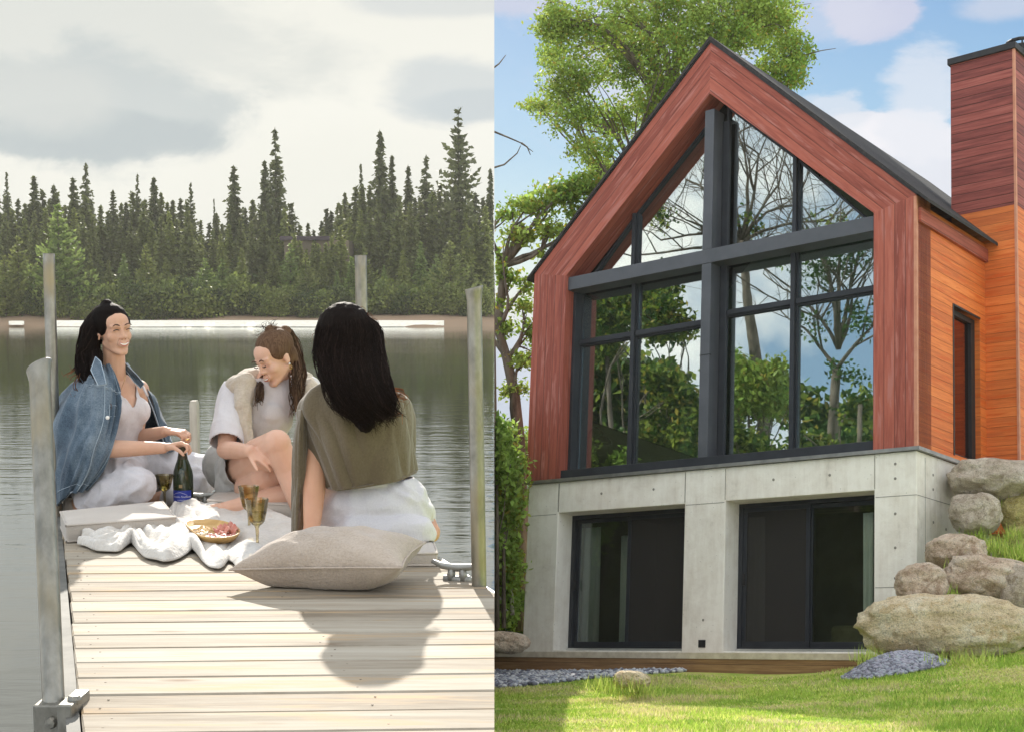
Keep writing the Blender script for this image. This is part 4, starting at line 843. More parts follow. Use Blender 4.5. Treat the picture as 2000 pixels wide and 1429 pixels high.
# shrubs along the beach
SHB = foliage('shore_shrub_olive', (.12, .16, .035), (.24, .27, .06), .7, .35); SHD = foliage('shore_shrub_dark', (.05, .075, .02), (.10, .13, .035), .7, .3)
SM = []
for k, mt in enumerate((SHB, SHD, SPG)):
    SM.append(leaf_mesh([((0, 0, 1.0), 1.5, 1.2, 1.0), ((.9, .2, .8), 1.0, 1, .8), ((-1, -.1, .7), 1.0, .9, .75), ((.2, -.3, 1.6), .8, .8, .7)], 1500, .13, [mt], 0))
x = 2.0
while x < 940:
    D = rng.uniform(110.5, 112.5); q = at(x, 620, D); zz = float(zsh(np.array(q[0]), np.array(D))); s = rng.uniform(.55, 1.05)*(1.15 if 150 < x < 560 else 1)
    T = thing('shore_bush', ('yellow green bush' if x < 400 else 'dark green bush')+' on the far beach '+whereL(x), 'bush', group='bushes along the far beach', mat=Matrix.Translation((q[0], D, zz-.1))@Matrix.Rotation(rng.uniform(-.5, .5), 4, 'Z')@Matrix.Diagonal((s, s, s*rng.uniform(.8, 1.3), 1)))
    o = bpy.data.objects.new('foliage', SM[0 if (x < 300 and rng.random() < .7) else int(rng.integers(0, 3))]); COL.objects.link(o); o.parent = T; x += rng.uniform(11, 20)
# thicket behind the bushes so no daylight shows at the roots
cw = [(at(rng.uniform(-10, 958), rng.uniform(545, 605), rng.uniform(119, 128)), 1.6, 1.4, 1.5) for _ in range(150)]
tag(link('undergrowth', leaf_mesh(cw, 26000, .2, [SHD, SPM], -1)), 'dark undergrowth between the trunks of the far shore wood', 'undergrowth', kind='stuff')
# hidden cabin
cb0 = at(610, 475, 121); cab = thing('cabin', 'low cabin with a dark flat roof half hidden in the far trees', 'cabin', (cb0[0], 121, 4))
link('roof', MB().box(cb0[0]-2.2, cb0[0]+1.7, 118.2, 123, cb0[2]+.12, cb0[2]+.42).mesh(pmat('cabin_roof', (.05, .035, .045), (.08, .06, .07), 2, .8)), cab)
link('wall', MB().box(cb0[0]-1.9, cb0[0]+3.2, 118.6, 122.6, 1, cb0[2]+.12).mesh(pmat('cabin_tan_wall', (.15, .12, .08), (.2, .16, .11), 2, .8)), cab)

# added slab, unseen edge-on: closes the lake edge and screens the window reflections
V = []; ring = [(Yv, z) for Yv in (2.5, 111.) for z in (-14., WZ-.012)]
along = nrm(np.array([-SEAM[1], SEAM[0], 0])); along = along if along[1] > 0 else -along
for off in (-.05, -.008):
    for Yv, z in ring: V.append(CAM*np.array([1, 1, 0])+along*Yv+SEAM*np.array([1, 1, 0])*off+np.array([0, 0, z]))
me = mk(V, [(0, 1, 3, 2), (4, 6, 7, 5), (0, 4, 5, 1), (2, 3, 7, 6), (1, 5, 7, 3), (0, 2, 6, 4)], pmat('seam_screen_earth', (.05, .06, .025), (.11, .12, .05), 1.2, .95, bump=.05)); tag(link('seam_screen', me), kind='structure')
# ================================================================ dock and picnic
DK = plank_mat('weathered_dock_boards', [(.21, .17, .125), (.355, .31, .25), (.45, .41, .345)], w=1.0, groove=.0, rough=.7, bump=.0015, wear=(.42, .30, .18), groove_col=1, grain=.9, spec=.06, knots=True)
GALV = pmat('galvanised_steel', (.19, .18, .155), (.33, .315, .28), 22, .36, metal=.65, bump=.0008, c3=(.30, .25, .16), s3=5, stretch=(1, 1, .5))
ALU = pmat('dull_aluminium', (.30, .30, .29), (.42, .42, .40), 8, .5, metal=.7)
DARKW = pmat('dark_wet_timber', (.05, .035, .025), (.10, .07, .05), 7, .8)
pL0, pL1 = atz(162, 1429), atz(124, 1045); pR0 = atz(968, 1166)
dL = (pL1-pL0)/(pL1[1]-pL0[1]); 
def XL(Y): return pL0[0]+dL[0]*(Y-pL0[1])
def XR(Y): return pR0[0]+dL[0]*(Y-pR0[1])
dock = thing('dock', 'pale weathered board dock reaching out over the lake', 'dock', (XL(5), 5, -.3))
mb = MB(); Y = 1.30; idx = 0; sk = .045; pitch = .1555; knots = []
while Y < 6.95:
    a, b = Y, Y+pitch-.008; ov0, ov1 = rng.uniform(-.004, .006), rng.uniform(-.004, .006); h = rng.uniform(-.0015, .0015)
    x0, x1 = XL(Y)-.0-ov0, XR(Y)+ov1; e = .004
    s0 = lambda x, y: (x, y+sk*(x-XL(y)), h)
    P = [s0(XL(a)-ov0, a), s0(XR(a)+ov1, a), s0(XR(b)+ov1, b), s0(XL(b)-ov0, b)]; T_ = [(p[0]+(e if i in (0, 3) else -e), p[1]+(e if i in (0, 1) else -e), h) for i, p in enumerate(P)]; M_ = [(p[0], p[1], h-e) for p in P]; B_ = [(p[0], p[1], h-.032) for p in P]
    uo = rng.uniform(0, 50); uvt = [(uo+p[0], idx+.1+(p[1]-Y)*.9) for p in P]
    Vv = T_+M_+B_; Fc = [(0, 1, 2, 3)]+[(4+i, 4+(i+1) % 4, (i+1) % 4, i) for i in range(4)]+[(8+i, 8+(i+1) % 4, 4+(i+1) % 4, 4+i) for i in range(4)]+[(11, 10, 9, 8)]
    Fc = [tuple(f) for f in Fc]; U8 = uvt+uvt+uvt
    mb.add(Vv, Fc, [[U8[i] for i in f] for f in Fc]); Y += pitch; idx += 1
me = mb.mesh(DK); clipL(me, True); link('deck_boards', me, dock)
def beam(name, off, w, z0, z1, side, mat, Y0=1.0, Y1=6.95):
    f = XL if side < 0 else XR; V = []
    for Yv in (Y0, Y1):
        xx = f(Yv)+off
        for (dx_, z) in ((0, z0), (w, z0), (w, z1), (0, z1)): V.append((xx+dx_, Yv, z))
    Fc = [(0, 1, 2, 3), (7, 6, 5, 4), (0, 4, 5, 1), (1, 5, 6, 2), (2, 6, 7, 3), (3, 7, 4, 0)]
    me = mk(V, Fc, mat); clipL(me, True); return link(name, me, dock)
RAILM = pmat('dull_grey_rail', (.10, .10, .09), (.17, .165, .15), 9, .75, metal=.2)
beam('edge_rail', -.034, .03, -.16, -.006, -1, RAILM); beam('side_beam', .0, .05, -.30, -.036, -1, DARKW); beam('edge_rail', .004, .03, -.16, -.004, 1, ALU); beam('side_beam', -.06, .05, -.30, -.036, 1, DARKW); beam('joist', .6, .06, -.25, -.036, -1, DARKW)
# screws
sc = MB(); Y = 1.3
while Y < 6.9:
    for xo in (.03, .63, -1):
        for q in (.04, .11):
            x = XL(Y)+xo if xo > 0 else XR(Y)-.03
            sc.lathe([(.0, .0012), (.0026, .0011), (.003, 0)], (x, Y+q+sk*(x-XL(Y)), .0), (0, 0, 1), 6)
    Y += pitch
me = sc.mesh(pmat('rusty_screw', (.12, .09, .06), (.2, .15, .1), 9, .7)); clipL(me); so_ = link('screws', me, dock); so_['kind'] = 'stuff'
# cleats
def cleat(px, py, ang, sc_=1.0):
    c = atz(px, py); f = MB(); d = np.array([math.cos(ang), math.sin(ang), 0]); n = np.array([-d[1], d[0], 0])
    f.tube([c-d*.085*sc_+np.array([0, 0, .062]), c-d*.05*sc_+np.array([0, 0, .047]), c+np.array([0, 0, .042]), c+d*.05*sc_+np.array([0, 0, .047]), c+d*.085*sc_+np.array([0, 0, .062])], [.007, .011, .013, .011, .007], 8)
    f.tube([c-d*.022, c-d*.018+np.array([0, 0, .04])], [.016, .011], 8); f.tube([c+d*.022, c+d*.018+np.array([0, 0, .04])], [.016, .011], 8)
    f.tube([c-d*.045+np.array([0, 0, .003]), c+d*.045+np.array([0, 0, .003])], [.014, .014], 8)
    link('cleat', f.mesh(ALU, True), dock)
cleat(893, 1133, -.25); cleat(392, 986, .1)
# poles
def pole(pb, pt, r, label, flare=0, tilt=.25, zlow=-1.3):
    pb, pt = np.array(pb), np.array(pt); d = nrm(pt-pb); T = thing('dock_pole', label, 'pole', pb+d*((zlow-pb[2])/d[2]), 'steel poles holding the dock')
    low = pb+d*((zlow-pb[2])/d[2]); f = MB(); n = 28
    a = nrm(np.cross(d, [0, 1, 0])); b = np.cross(d, a); rings = [(low, r, 0), (pb, r, 0), (pt-d*.05, r, 0)]
    if flare: rings += [(pt-d*.03, r*1.02, tilt*.5), (pt-d*.012, r*1.12, tilt), (pt, r*(1+flare), tilt), (pt+d*.004, r*(1+flare)*.97, tilt), (pt-d*.004, r*(1+flare)*.86, tilt), (pt-d*.03, r*.86, tilt*.3), (pt-d*.3, r*.86, 0)]
    else: rings += [(pt, r, 0), (pt, r*.86, 0), (pt-d*.2, r*.86, 0)]
    V = []; Fc = []
    for c, rr, tl in rings:
        for k in range(n):
            t_ = 2*PI*k/n; q = c+rr*(a*math.cos(t_)+b*math.sin(t_)); V.append(q+d*(tl*rr*math.cos(t_)))
    for i in range(len(rings)-1):
        for k in range(n): k2 = (k+1) % n; Fc.append((i*n+k, i*n+k2, (i+1)*n+k2, (i+1)*n+k))
    link('tube', mk(V, Fc, GALV, smooth=True), T); return T
pole(at(106, 1400, 3.22), at(77, 716, 3.5), .0245, 'nearest steel pole at the left border with a flared and dented rim', .22, -.45)
pole(at(110, 1000, 6.3), at(95, 496, 6.35), .0245, 'tall plain steel pole standing at the far left corner of the dock', 0)
pole(at(713, 1010, 6.15), at(704.5, 499, 6.15), .0245, 'plain steel pole rising behind the dark haired woman', 0)
pole(at(936, 1158, 4.66), at(926, 564, 4.66), .0235, 'steel pole on the right side of the dock with a flared open rim', .2, -.25)
br_ = MB(); c = at(106, 1400, 3.22); xa, xb = c[0]-.036, XL(3.2)-.01
br_.box(xa, xb-.028, c[1]-.036, c[1]+.036, -.21, .012, 2); br_.box(xb-.028, xb+.006, c[1]-.07, c[1]+.07, -.21, .022, 2)
o = link('pole_bracket', br_.mesh(GALV), dock); bevel(o, .004)
bt = MB().lathe([(0, .016), (.011, .015), (.014, .008), (.014, 0), (.02, 0), (.02, -.004)], (xb-.05, c[1]-.037, -.025), (0, -1, 0), 8); link('bolt', bt.mesh(GALV), dock)
bt = MB().lathe([(0, .02), (.013, .019), (.016, .01), (.016, 0)], (c[0]+.052, c[1]-.02, .012), (0, 0, 1), 8); link('bolt', bt.mesh(GALV), dock)
# ladder post beyond the dock end
pp = thing('mooring_post', 'short grey white timber post beyond the far end of the dock', 'post', at(379, 1010, 7.25)); f = MB(); c = at(378.5, 790, 7.25)
f.box(c[0]-.018, c[0]+.018, 7.23, 7.29, -1.3, c[2], 2); f.prism([(c[0]-.018, c[2]), (c[0]+.018, c[2]), (c[0]+.013, c[2]+.02), (c[0]-.013, c[2]+.02)], 7.23, 7.29)
o = link('shaft', f.mesh(pmat('sun_bleached_grey_wood', (.36, .33, .28), (.5, .47, .41), 12, .8, stretch=(4, 4, .5))), pp)
# ---------------------------------------------------------------- soft furnishings
def weave_mat(name, c1, c2, sc=260, bump=.0012, rough=.9, sheen=.25, fold=0):
    m, t, out = newmat(name); o = t.coord('Object')
    f = t.math('ADD', t.math('MULTIPLY', t.noise(o, 5, 4), .5), t.math('MULTIPLY', t.noise(o, sc, 3, .7), .5)); col = t.mix(t.ramp(f, [(.4, 0.), (.6, 1.)]), c1, c2)
    h = t.math('ADD', t.noise(t.map(o, (1, 1, .35)), sc*.9, 2), t.noise(t.map(o, (.35, .35, 1)), sc*.9, 2)); nb = t.bump(h, bump)
    if fold: nb = t.bump(t.noise(t.map(o, (1, 1, .5)), 9, 4, .6, .6), fold, 1, nb)
    princ(t, out, col, rough, 0, nb, .2, 0, sheen); return m
CUSH = weave_mat('oatmeal_canvas', (.44, .39, .34), (.52, .47, .42)); PILW = weave_mat('beige_linen_weave', (.38, .31, .255), (.48, .40, .335), 150, .003)
FLEE = weave_mat('cream_fleece', (.52, .485, .44), (.60, .565, .52), 90, .004, .95, .5)
def slab(name, label, cat, top, th, r=.02, group=None, mat=None, piping=True):
    """boxed cushion; top = 4 corner points (world) counter-clockwise seen from above"""
    mat = mat or CUSH; top = [np.array(p, float) for p in top]; c = sum(top)/4; T = thing(name, label, cat, (c[0], c[1], c[2]-th), group)
    n = 24; V = []; Fc = []
    def P(u, v, w):
        q = top[0]*(1-u)*(1-v)+top[1]*u*(1-v)+top[2]*u*v+top[3]*(1-u)*v; bul = .012*math.sin(PI*u)*math.sin(PI*v)
        return q+np.array([0, 0, -th*(1-w)+(bul if w > .5 else 0)])
    bm = bmesh.new(); bmesh.ops.create_grid(bm, x_segments=n, y_segments=n, size=.5); g = bm.faces[:]
    ret = bmesh.ops.extrude_face_region(bm, geom=g); vs_ = [x for x in ret['geom'] if isinstance(x, bmesh.types.BMVert)]; S = set(v.index for v in vs_); 
    tops = set(vs_)
    for v in bm.verts:
        u, w_ = v.co.x+.5, v.co.y+.5; q = P(u, w_, 1. if v in tops else 0.); v.co = Vector(q.tolist())
    bmesh.ops.recalc_face_normals(bm, faces=bm.faces)
    me = bpy.data.meshes.new(name); bm.to_mesh(me); bm.free(); me.materials.append(mat); me.polygons.foreach_set('use_smooth', np.ones(len(me.polygons), bool))
    o = link('cover', me, T); m = o.modifiers.new('b', 'BEVEL'); m.width = r*.55; m.segments = 3; m.limit_method = 'ANGLE'; m.angle_limit = math.radians(60)
    if piping:
        pm = MB()
        for w in (1., 0.):
            pts = []; 
            for k in range(4):
                for s in np.linspace(0, 1, 8)[:-1]:
                    u, v = [(s, 0), (1, s), (1-s, 1), (0, 1-s)][k]; pts.append(P(u, v, w)+np.array([0, 0, -.004 if w else .006]))
            cc = sum(pts)/len(pts); pts = [p+nrm(p-cc)*-.001 for p in pts]; pm.tube(pts+[pts[0]], .004, 6, False)
        link('piping', pm.mesh(mat, True), T)
    return T
zt = .072
def tz(px, py, z=zt): return atz(px, py, z)
slab('seat_cushion', 'empty box cushion in front of the woman in denim', 'cushion', [tz(129, 1024), tz(344, 1008), tz(318, 977), tz(117, 997)], .07, group='box cushions on the dock')
q = atz(210, 985)
slab('seat_cushion', 'box cushion under the woman in denim', 'cushion', [(XL(6.3)+.0, 6.33, .07), (-1.62, 6.36, .07), (-1.66, 6.8, .07), (XL(6.8)+.02, 6.8, .07)], .07, group='box cushions on the dock')
slab('seat_cushion', 'box cushion with a bright sunlit corner under the woman in the white tee', 'cushion', [atz(404, 975, .07), atz(585, 985, .07), atz(590, 958, .07), atz(425, 956, .07)], .07, group='box cushions on the dock')
slab('seat_cushion', 'box cushion under the dark haired woman, its end showing past the linen pillow', 'cushion', [atz(600, 1080, .05), atz(855, 1078, .05), atz(832, 1015, .05), atz(610, 1018, .05)], .05, group='box cushions on the dock')
def pillow():
    A, B, C, Dd = atz(447, 1112, .06), atz(786, 1108, .10), atz(832, 1058, .12), atz(560, 1053, .13); n = 48
    T = thing('linen_pillow', 'large beige linen pillow slumped on the boards behind the dark haired woman', 'pillow', (np.mean([A[0], C[0]]), 5., 0))
    for part in (0,):
        V = []; Fc = []
        for sgn in (1, -1):
            for i in range(n+1):
                for j in range(n+1):
                    u, v = i/n, j/n; uu, vv = 2*u-1, 2*v-1; pin = .045*(uu*uu)*(1-vv*vv)*0; 
                    su = uu*(1-.07*(1-uu*uu)*0); e = (1-abs(uu)**2.4)*(1-abs(vv)**2.4); th = max(0, e)**.55
                    # edges draw inwards between the corners
                    u2 = .5+.5*uu*(1-.07*(1-vv**2)); v2 = .5+.5*vv*(1-.12*(1-uu**2))
                    q = A*(1-u2)*(1-v2)+B*u2*(1-v2)+C*u2*v2+Dd*(1-u2)*v2
                    up_ = np.array([0, -.22, 1.]); h = (.085 if sgn > 0 else .13)*th; wr = .006*math.sin(u*19+v*7)*math.sin(v*13+1)*th+.004*noise.noise(Vector((u*9, v*6, sgn*3.)))
                    q = q+nrm(up_)*(h*sgn+wr); q[2] = max(q[2], .004+.002*(1-th)); V.append(q)
            b = (n+1)**2*(0 if sgn > 0 else 1)
            for i in range(n):
                for j in range(n):
                    f = (b+i*(n+1)+j, b+(i+1)*(n+1)+j, b+(i+1)*(n+1)+j+1, b+i*(n+1)+j+1); Fc.append(f if sgn > 0 else f[::-1])
        me = mk(V, Fc, PILW, smooth=True); bm = bmesh.new(); bm.from_mesh(me); bmesh.ops.remove_doubles(bm, verts=bm.verts, dist=.0008); bm.to_mesh(me); bm.free(); link('cover', me, T)
    pm = MB(); pts = []
    for k in range(4):
        P4 = [A, B, C, Dd]; a, b = P4[k], P4[(k+1) % 4]
        for s in np.linspace(0, 1, 12)[:-1]:
            mid = (A+B+C+Dd)/4; q = a*(1-s)+b*s; q = q+(mid-q)*(.12 if k in (0, 2) else .14)*.5*4*s*(1-s); pts.append(q)
    pm.tube(pts+[pts[0]], .0035, 6, False); link('seam', pm.mesh(PILW, True), T)
pillow()
def blanket():
    # plan outline: near edge (ruffled) and far edge, as points on the boards
    near = [(152, 1066, .012), (190, 1078, .03), (228, 1083, .04), (256, 1064, .05), (282, 1090, .03), (318, 1104, .035), (352, 1094, .05), (378, 1076, .06), (400, 1106, .035), (430, 1117, .03), (446, 1096, .05), (462, 1112, .03), (500, 1118, .03), (560, 1112, .02), (620, 1090, .02)]
    far = [(176, 1050, .03), (204, 1040, .05), (236, 1036, .03), (262, 1030, .02), (300, 1026, .02), (325, 1015, .02), (345, 993, .02), (372, 990, .02), (400, 1000, .03), (440, 998, .05), (480, 1003, .05), (520, 1010, .045), (550, 1020, .03), (585, 1032, .02), (620, 1044, .02)]
    N, M_ = 200, 80; kn = np.array([atz(*p[:2], 0) for p in near]); kf = np.array([atz(*p[:2], 0) for p in far]); tn = np.linspace(0, 1, len(near))
    V = []; Fc = []; ts = np.linspace(0, 1, N)
    ip = lambda K_, a: np.stack([np.interp(ts, tn, K_[:, i]) for i in range(3)], -1)
    def smooth(a, it=3):
        for _ in range(it): a = np.vstack([a[:1], (a[:-2]+a[1:-1]*2+a[2:])/4, a[-1:]])
        return a
    A, B = smooth(ip(kn, 0), 6), smooth(ip(kf, 0), 6); hn = np.interp(ts, tn, [p[2] for p in near]); hf = np.interp(ts, tn, [p[2] for p in far])
    for i in range(N):
        u = ts[i]
        for j in range(M_):
            v = j/(M_-1); q = A[i]*(1-v)+B[i]*v; 
            w = Vector((u*4.2, v*1.5, 0)); rd = 1-abs(noise.noise(Vector((u*9+v*2.5, v*2.2, 1.))))*2.4; rd2 = 1-abs(noise.noise(Vector((u*16-v*5, v*4+3, 5.))))*2.6; rd3 = noise.noise(Vector((u*34, v*12, 2.)))
            amp = (.034 if u < .62 else .022)*(1-.75*math.exp(-((u-.62)/.14)**2)*math.exp(-((v-.5)/.3)**2))
            h = max(0, rd)*amp+max(0, rd2)*amp*.5+rd3*.004
            roll = math.exp(-(v/.10)**2)*hn[i]*.75*(.6+.4*math.sin(u*40))+math.exp(-((1-v)/.14)**2)*hf[i]*.7
            z = .006+h*(min(1, v*9)*min(1, (1-v)*9+.1))+roll
            if v < .04: z *= .25+v*18
            q = q+np.array([0, .012*math.sin(u*60)*(1-v), 0]); V.append((q[0], q[1], max(.006, z)))
    for i in range(N-1):
        for j in range(M_-1): a = i*M_+j; Fc.append((a, a+M_, a+M_+1, a+1))
    me = mk(V, Fc, FLEE, smooth=True); o = link('blanket', me); m = o.modifiers.new('thick', 'SOLIDIFY'); m.thickness = .007; m.offset = 1; m2 = o.modifiers.new('s', 'SMOOTH'); m2.iterations = 4
    tag(o, 'rumpled cream fleece blanket spread in folds under the picnic', 'blanket')
blanket()
# ---------------------------------------------------------------- tray and food
WOODT = pmat('honey_bamboo', (.50, .30, .10), (.62, .40, .16), 6, .5, stretch=(1, 8, 1))
def tray():
    c = atz(414, 1042, .03); T = thing('serving_tray', 'rounded honey wood tray of food lying on the blanket', 'tray', c); W_ = F/c[1]
    out_ = [(362, 1028), (372, 1023), (400, 1022), (430, 1024), (455, 1031), (467, 1040), (469, 1047), (462, 1054), (440, 1059), (410, 1059), (390, 1055), (375, 1044), (365, 1035)]
    P = [atz(x, y, .038) for x, y in out_]; 
    for _ in range(2):
        Q = []
        for i in range(len(P)): a, b = P[i], P[(i+1) % len(P)]; Q += [a*.75+b*.25, a*.25+b*.75]
        P = Q
    m = sum(P)/len(P); V = []; Fc = []; n = len(P)
    rings = [(1.0, .018), (1.02, .024), (1.0, .026), (.97, .024), (.90, .008), (.5, .006), (.01, .006)]
    bot = [(.86, -.004), (.01, -.004)]
    allr = bot[::-1]+rings
    for s, z in allr:
        for p in P: q = m+(p-m)*s; V.append((q[0], q[1], m[2]-.006+z))
    for i in range(len(allr)-1):
        for k in range(n): Fc.append((i*n+k, i*n+(k+1) % n, (i+1)*n+(k+1) % n, (i+1)*n+k))
    link('board', mk(V, Fc, WOODT, smooth=True), T)
    return m
m_ = tray(); tzv = m_[2]+.001
HAM = pmat('cured_ham', (.50, .16, .12), (.62, .27, .20), 30, .45, c3=(.75, .6, .52), s3=18); SAL = pmat('salami_slice', (.42, .14, .11), (.6, .3, .26), 60, .5); CHE = pmat('pale_cheese', (.72, .66, .48), (.78, .73, .58), 10, .5); CRK = pmat('golden_cracker', (.52, .33, .13), (.68, .48, .24), 25, .8)
def slice_(c, r, th, mat, name, label, cat, wav=.006, tilt=(0, 0), grp=None):
    V = []; Fc = []; n = 18; c = np.array(c); ph = rng.uniform(0, 6)
    for s in (.01, .5, .85, 1.):
        for k in range(n):
            a = 2*PI*k/n; rr = r*s*(1+.07*math.sin(3*a+ph)); x, y = rr*math.cos(a), rr*math.sin(a); V.append(c+np.array([x, y, wav*s*s*math.sin(3*a+ph)+tilt[0]*x+tilt[1]*y]))
    for i in range(3):
        for k in range(n): Fc.append((i*n+k, i*n+(k+1) % n, (i+1)*n+(k+1) % n, (i+1)*n+k))
    o = link(name, mk(V, Fc, mat, smooth=True)); md = o.modifiers.new('t', 'SOLIDIFY'); md.thickness = th; return tag(o, label, cat, grp)
def tp(px, py, z=.0): return np.array([*atz(px, py, tzv+z)[:2], tzv+.007+z])
for i, (px, py) in enumerate([(410, 1050), (420, 1051), (431, 1051), (442, 1050), (452, 1048)]): slice_(tp(px, py, .003), .017, .002, SAL, 'salami_slice', 'slice of red salami in the row along the near rim of the tray', 'salami', .003, (0, .25), 'salami slices fanned on the tray')
for i, (px, py) in enumerate([(428, 1039), (436, 1036), (446, 1037), (455, 1041), (441, 1042), (450, 1035)]): slice_(tp(px, py, .012), .022, .0025, HAM, 'ham_slice', 'curled slice of cured ham heaped on the right of the tray', 'ham', .013, (rng.uniform(-.4, .4), rng.uniform(.1, .6)), 'ham slices heaped on the tray')
for i, (px, py) in enumerate([(383, 1037), (391, 1035), (399, 1037), (407, 1035), (394, 1041), (403, 1042), (413, 1039), (387, 1042)]): slice_(tp(px, py, .004), .012, .004, CRK, 'cracker', 'small golden cracker piled on the left of the tray', 'cracker', .002, (rng.uniform(-.5, .5), rng.uniform(-.2, .6)), 'crackers piled on the tray')
o = link('cheese_wedge', MB().prism([(tp(392, 1048)[0], tzv+.008), (tp(408, 1048)[0], tzv+.008), (tp(407, 1048)[0], tzv+.022), (tp(396, 1048)[0], tzv+.014)], tp(400, 1049)[1]-.012, tp(400, 1049)[1]+.016).mesh(CHE)); bevel(o, .002); tag(o, 'pale cheese wedge at the near edge of the tray', 'cheese')
# ---------------------------------------------------------------- glasses and bottle
def glassmat(name, col, tr=.0):
    m, t, out = newmat(name); fr = t.new('ShaderNodeFresnel'); fr.inputs[0].default_value = 1.5; tb = t.new('ShaderNodeBsdfTransparent'); tb.inputs[0].default_value = (*col, 1); g = t.new('ShaderNodeBsdfGlossy'); g.inputs[1].default_value = .03
    mx = t.new('ShaderNodeMixShader'); t.put(mx.inputs[0], t.math('ADD', t.math('MULTIPLY', fr.outputs[0], .8), .05)); t.l.new(tb.outputs[0], mx.inputs[1]); t.l.new(g.outputs[0], mx.inputs[2]); t.l.new(mx.outputs[0], out.inputs[0]); return m
AMB = glassmat('smoky_amber_glass', (.86, .80, .62)); WINE = glassmat('pale_sparkling_wine', (.82, .80, .50)); BOTG = pmat('dark_green_bottle_glass', (.018, .032, .012), (.03, .05, .018), 4, .08, spec=.8)
def goblet(px, py, rimx, rimy, wpx, label, fill=.45):
    c = atz(px, py, .008); H = at(rimx, rimy, c[1])[2]-c[2]; R = wpx/2/F*c[1]; T = thing('wine_glass', label, 'glass', c, 'amber wine glasses')
    hb = H*.46
    pr = [(R*.85, 0), (R*.8, .003), (R*.3, .006), (.006, .012), (.005, hb*.5), (.0065, hb*.9), (.010, hb), (R*.42, hb+.006), (R*.62, hb+H*.09), (R*.80, hb+H*.27), (R*.93, hb+H*.45), (R, H), (R*.97, H), (R*.90, hb+H*.45), (R*.76, hb+H*.27), (R*.58, hb+H*.10), (R*.3, hb+.012), (0, hb+.011)]
    link('bowl', MB().lathe(pr, c, n=30, face=.06).mesh(AMB, False), T)
    zf = hb+H*.54*fill; rf = np.interp(zf, [hb+H*.10, hb+H*.27, hb+H*.45, H], [R*.56, R*.74, R*.88, R*.95])
    link('wine', MB().lathe([(0, hb+.014), (R*.28, hb+.015), (R*.54, hb+H*.10), (min(R*.73, rf), min(zf-.001, hb+H*.26)), (rf, zf), (0, zf)], c, n=24).mesh(WINE, True), T)
goblet(503, 1071, 501, 973, 48, 'front wine glass with sparkling wine, nearest the linen pillow', .5); goblet(487, 1037, 488, 948, 42, 'wine glass directly behind the front one', .3); goblet(322, 986, 322, 926, 37, 'wine glass between the empty cushion and the bottle', .5)
bc = atz(359, 990, .004); T = thing('champagne_bottle', 'dark green sparkling wine bottle with a blue label held at the neck', 'bottle', bc)
Rb = 19.5/F*bc[1]; Hb = at(359, 868, bc[1])[2]
link('glass', MB().lathe([(0, .004), (Rb*.9, 0), (Rb, .006), (Rb, Hb*.50), (Rb*.93, Hb*.58), (Rb*.72, Hb*.68), (Rb*.48, Hb*.78), (Rb*.37, Hb*.88), (Rb*.34, Hb*.97), (Rb*.38, Hb*.975), (Rb*.38, Hb), (0, Hb)], bc, n=36).mesh(BOTG, True), T)
link('neck_foil', MB().lathe([(Rb*.53, Hb*.765), (Rb*.40, Hb*.87), (Rb*.36, Hb*.965), (Rb*.41, Hb*.97), (Rb*.41, Hb*1.005), (0, Hb*1.008)], bc, n=30).mesh(pmat('dark_gold_foil', (.05, .045, .03), (.09, .08, .05), 9, .3, metal=.6), True), T)
def arc_patch(z0, z1, a0, a1, r, mat, name, n=16):
    V = []; Fc = []
    for i in range(n+1):
        a = a0+(a1-a0)*i/n
        for z in (z0, z1): V.append(bc+np.array([r*math.sin(a), -r*math.cos(a), z]))
    for i in range(n): Fc.append((2*i, 2*i+2, 2*i+3, 2*i+1))
    return link(name, mk(V, Fc, mat, smooth=True), T)
lz0, lz1 = at(359, 977, bc[1])[2]-bc[2], at(359, 955, bc[1])[2]-bc[2]
lab_ = arc_patch(lz0, lz1, -1.15, 1.05, Rb+.0012, pmat('royal_blue_label', (.03, .05, .38), (.04, .07, .46), 5, .4), 'label')
LETM = pmat('white_label_print', (.85, .85, .9), (.9, .9, .92), 5, .5)
def bottle_text(s, size, zc, nm, shear=.3):
    cu = bpy.data.curves.new('t', 'FONT'); cu.body = s; cu.size = size; cu.align_x = 'CENTER'; cu.shear = shear; o = bpy.data.objects.new('t', cu); COL.objects.link(o); dg = bpy.context.evaluated_depsgraph_get(); me = bpy.data.meshes.new_from_object(o.evaluated_get(dg)); bpy.data.objects.remove(o)
    for v in me.vertices:
        a = v.co.x/(Rb+.002); v.co = Vector((bc[0]+(Rb+.0022)*math.sin(a), bc[1]-(Rb+.0022)*math.cos(a), bc[2]+zc+v.co.y))
    me.materials.clear(); me.materials.append(LETM); link(nm, me, T)
bottle_text('Nicolas Feuillatte', .0125, (lz0+lz1)/2-.006, 'script_name'); bottle_text('CHAMPAGNE', .006, lz0+.006, 'small_print', 0)
pts = [(-.9, .62), (-.5, .78), (-.1, .84), (.3, .72), (.6, .58)]
sw_ = MB().tube([bc+np.array([(Rb+.002)*math.sin(a), -(Rb+.002)*math.cos(a), lz0+(lz1-lz0)*h]) for a, h in pts], .0008, 5); link('swoosh', sw_.mesh(LETM, True), T)
arc_patch(lz1+.012, lz1+.026, -.22, .12, Rb+.0008, pmat('gold_seal', (.35, .25, .12), (.45, .33, .16), 5, .4), 'seal', 6)
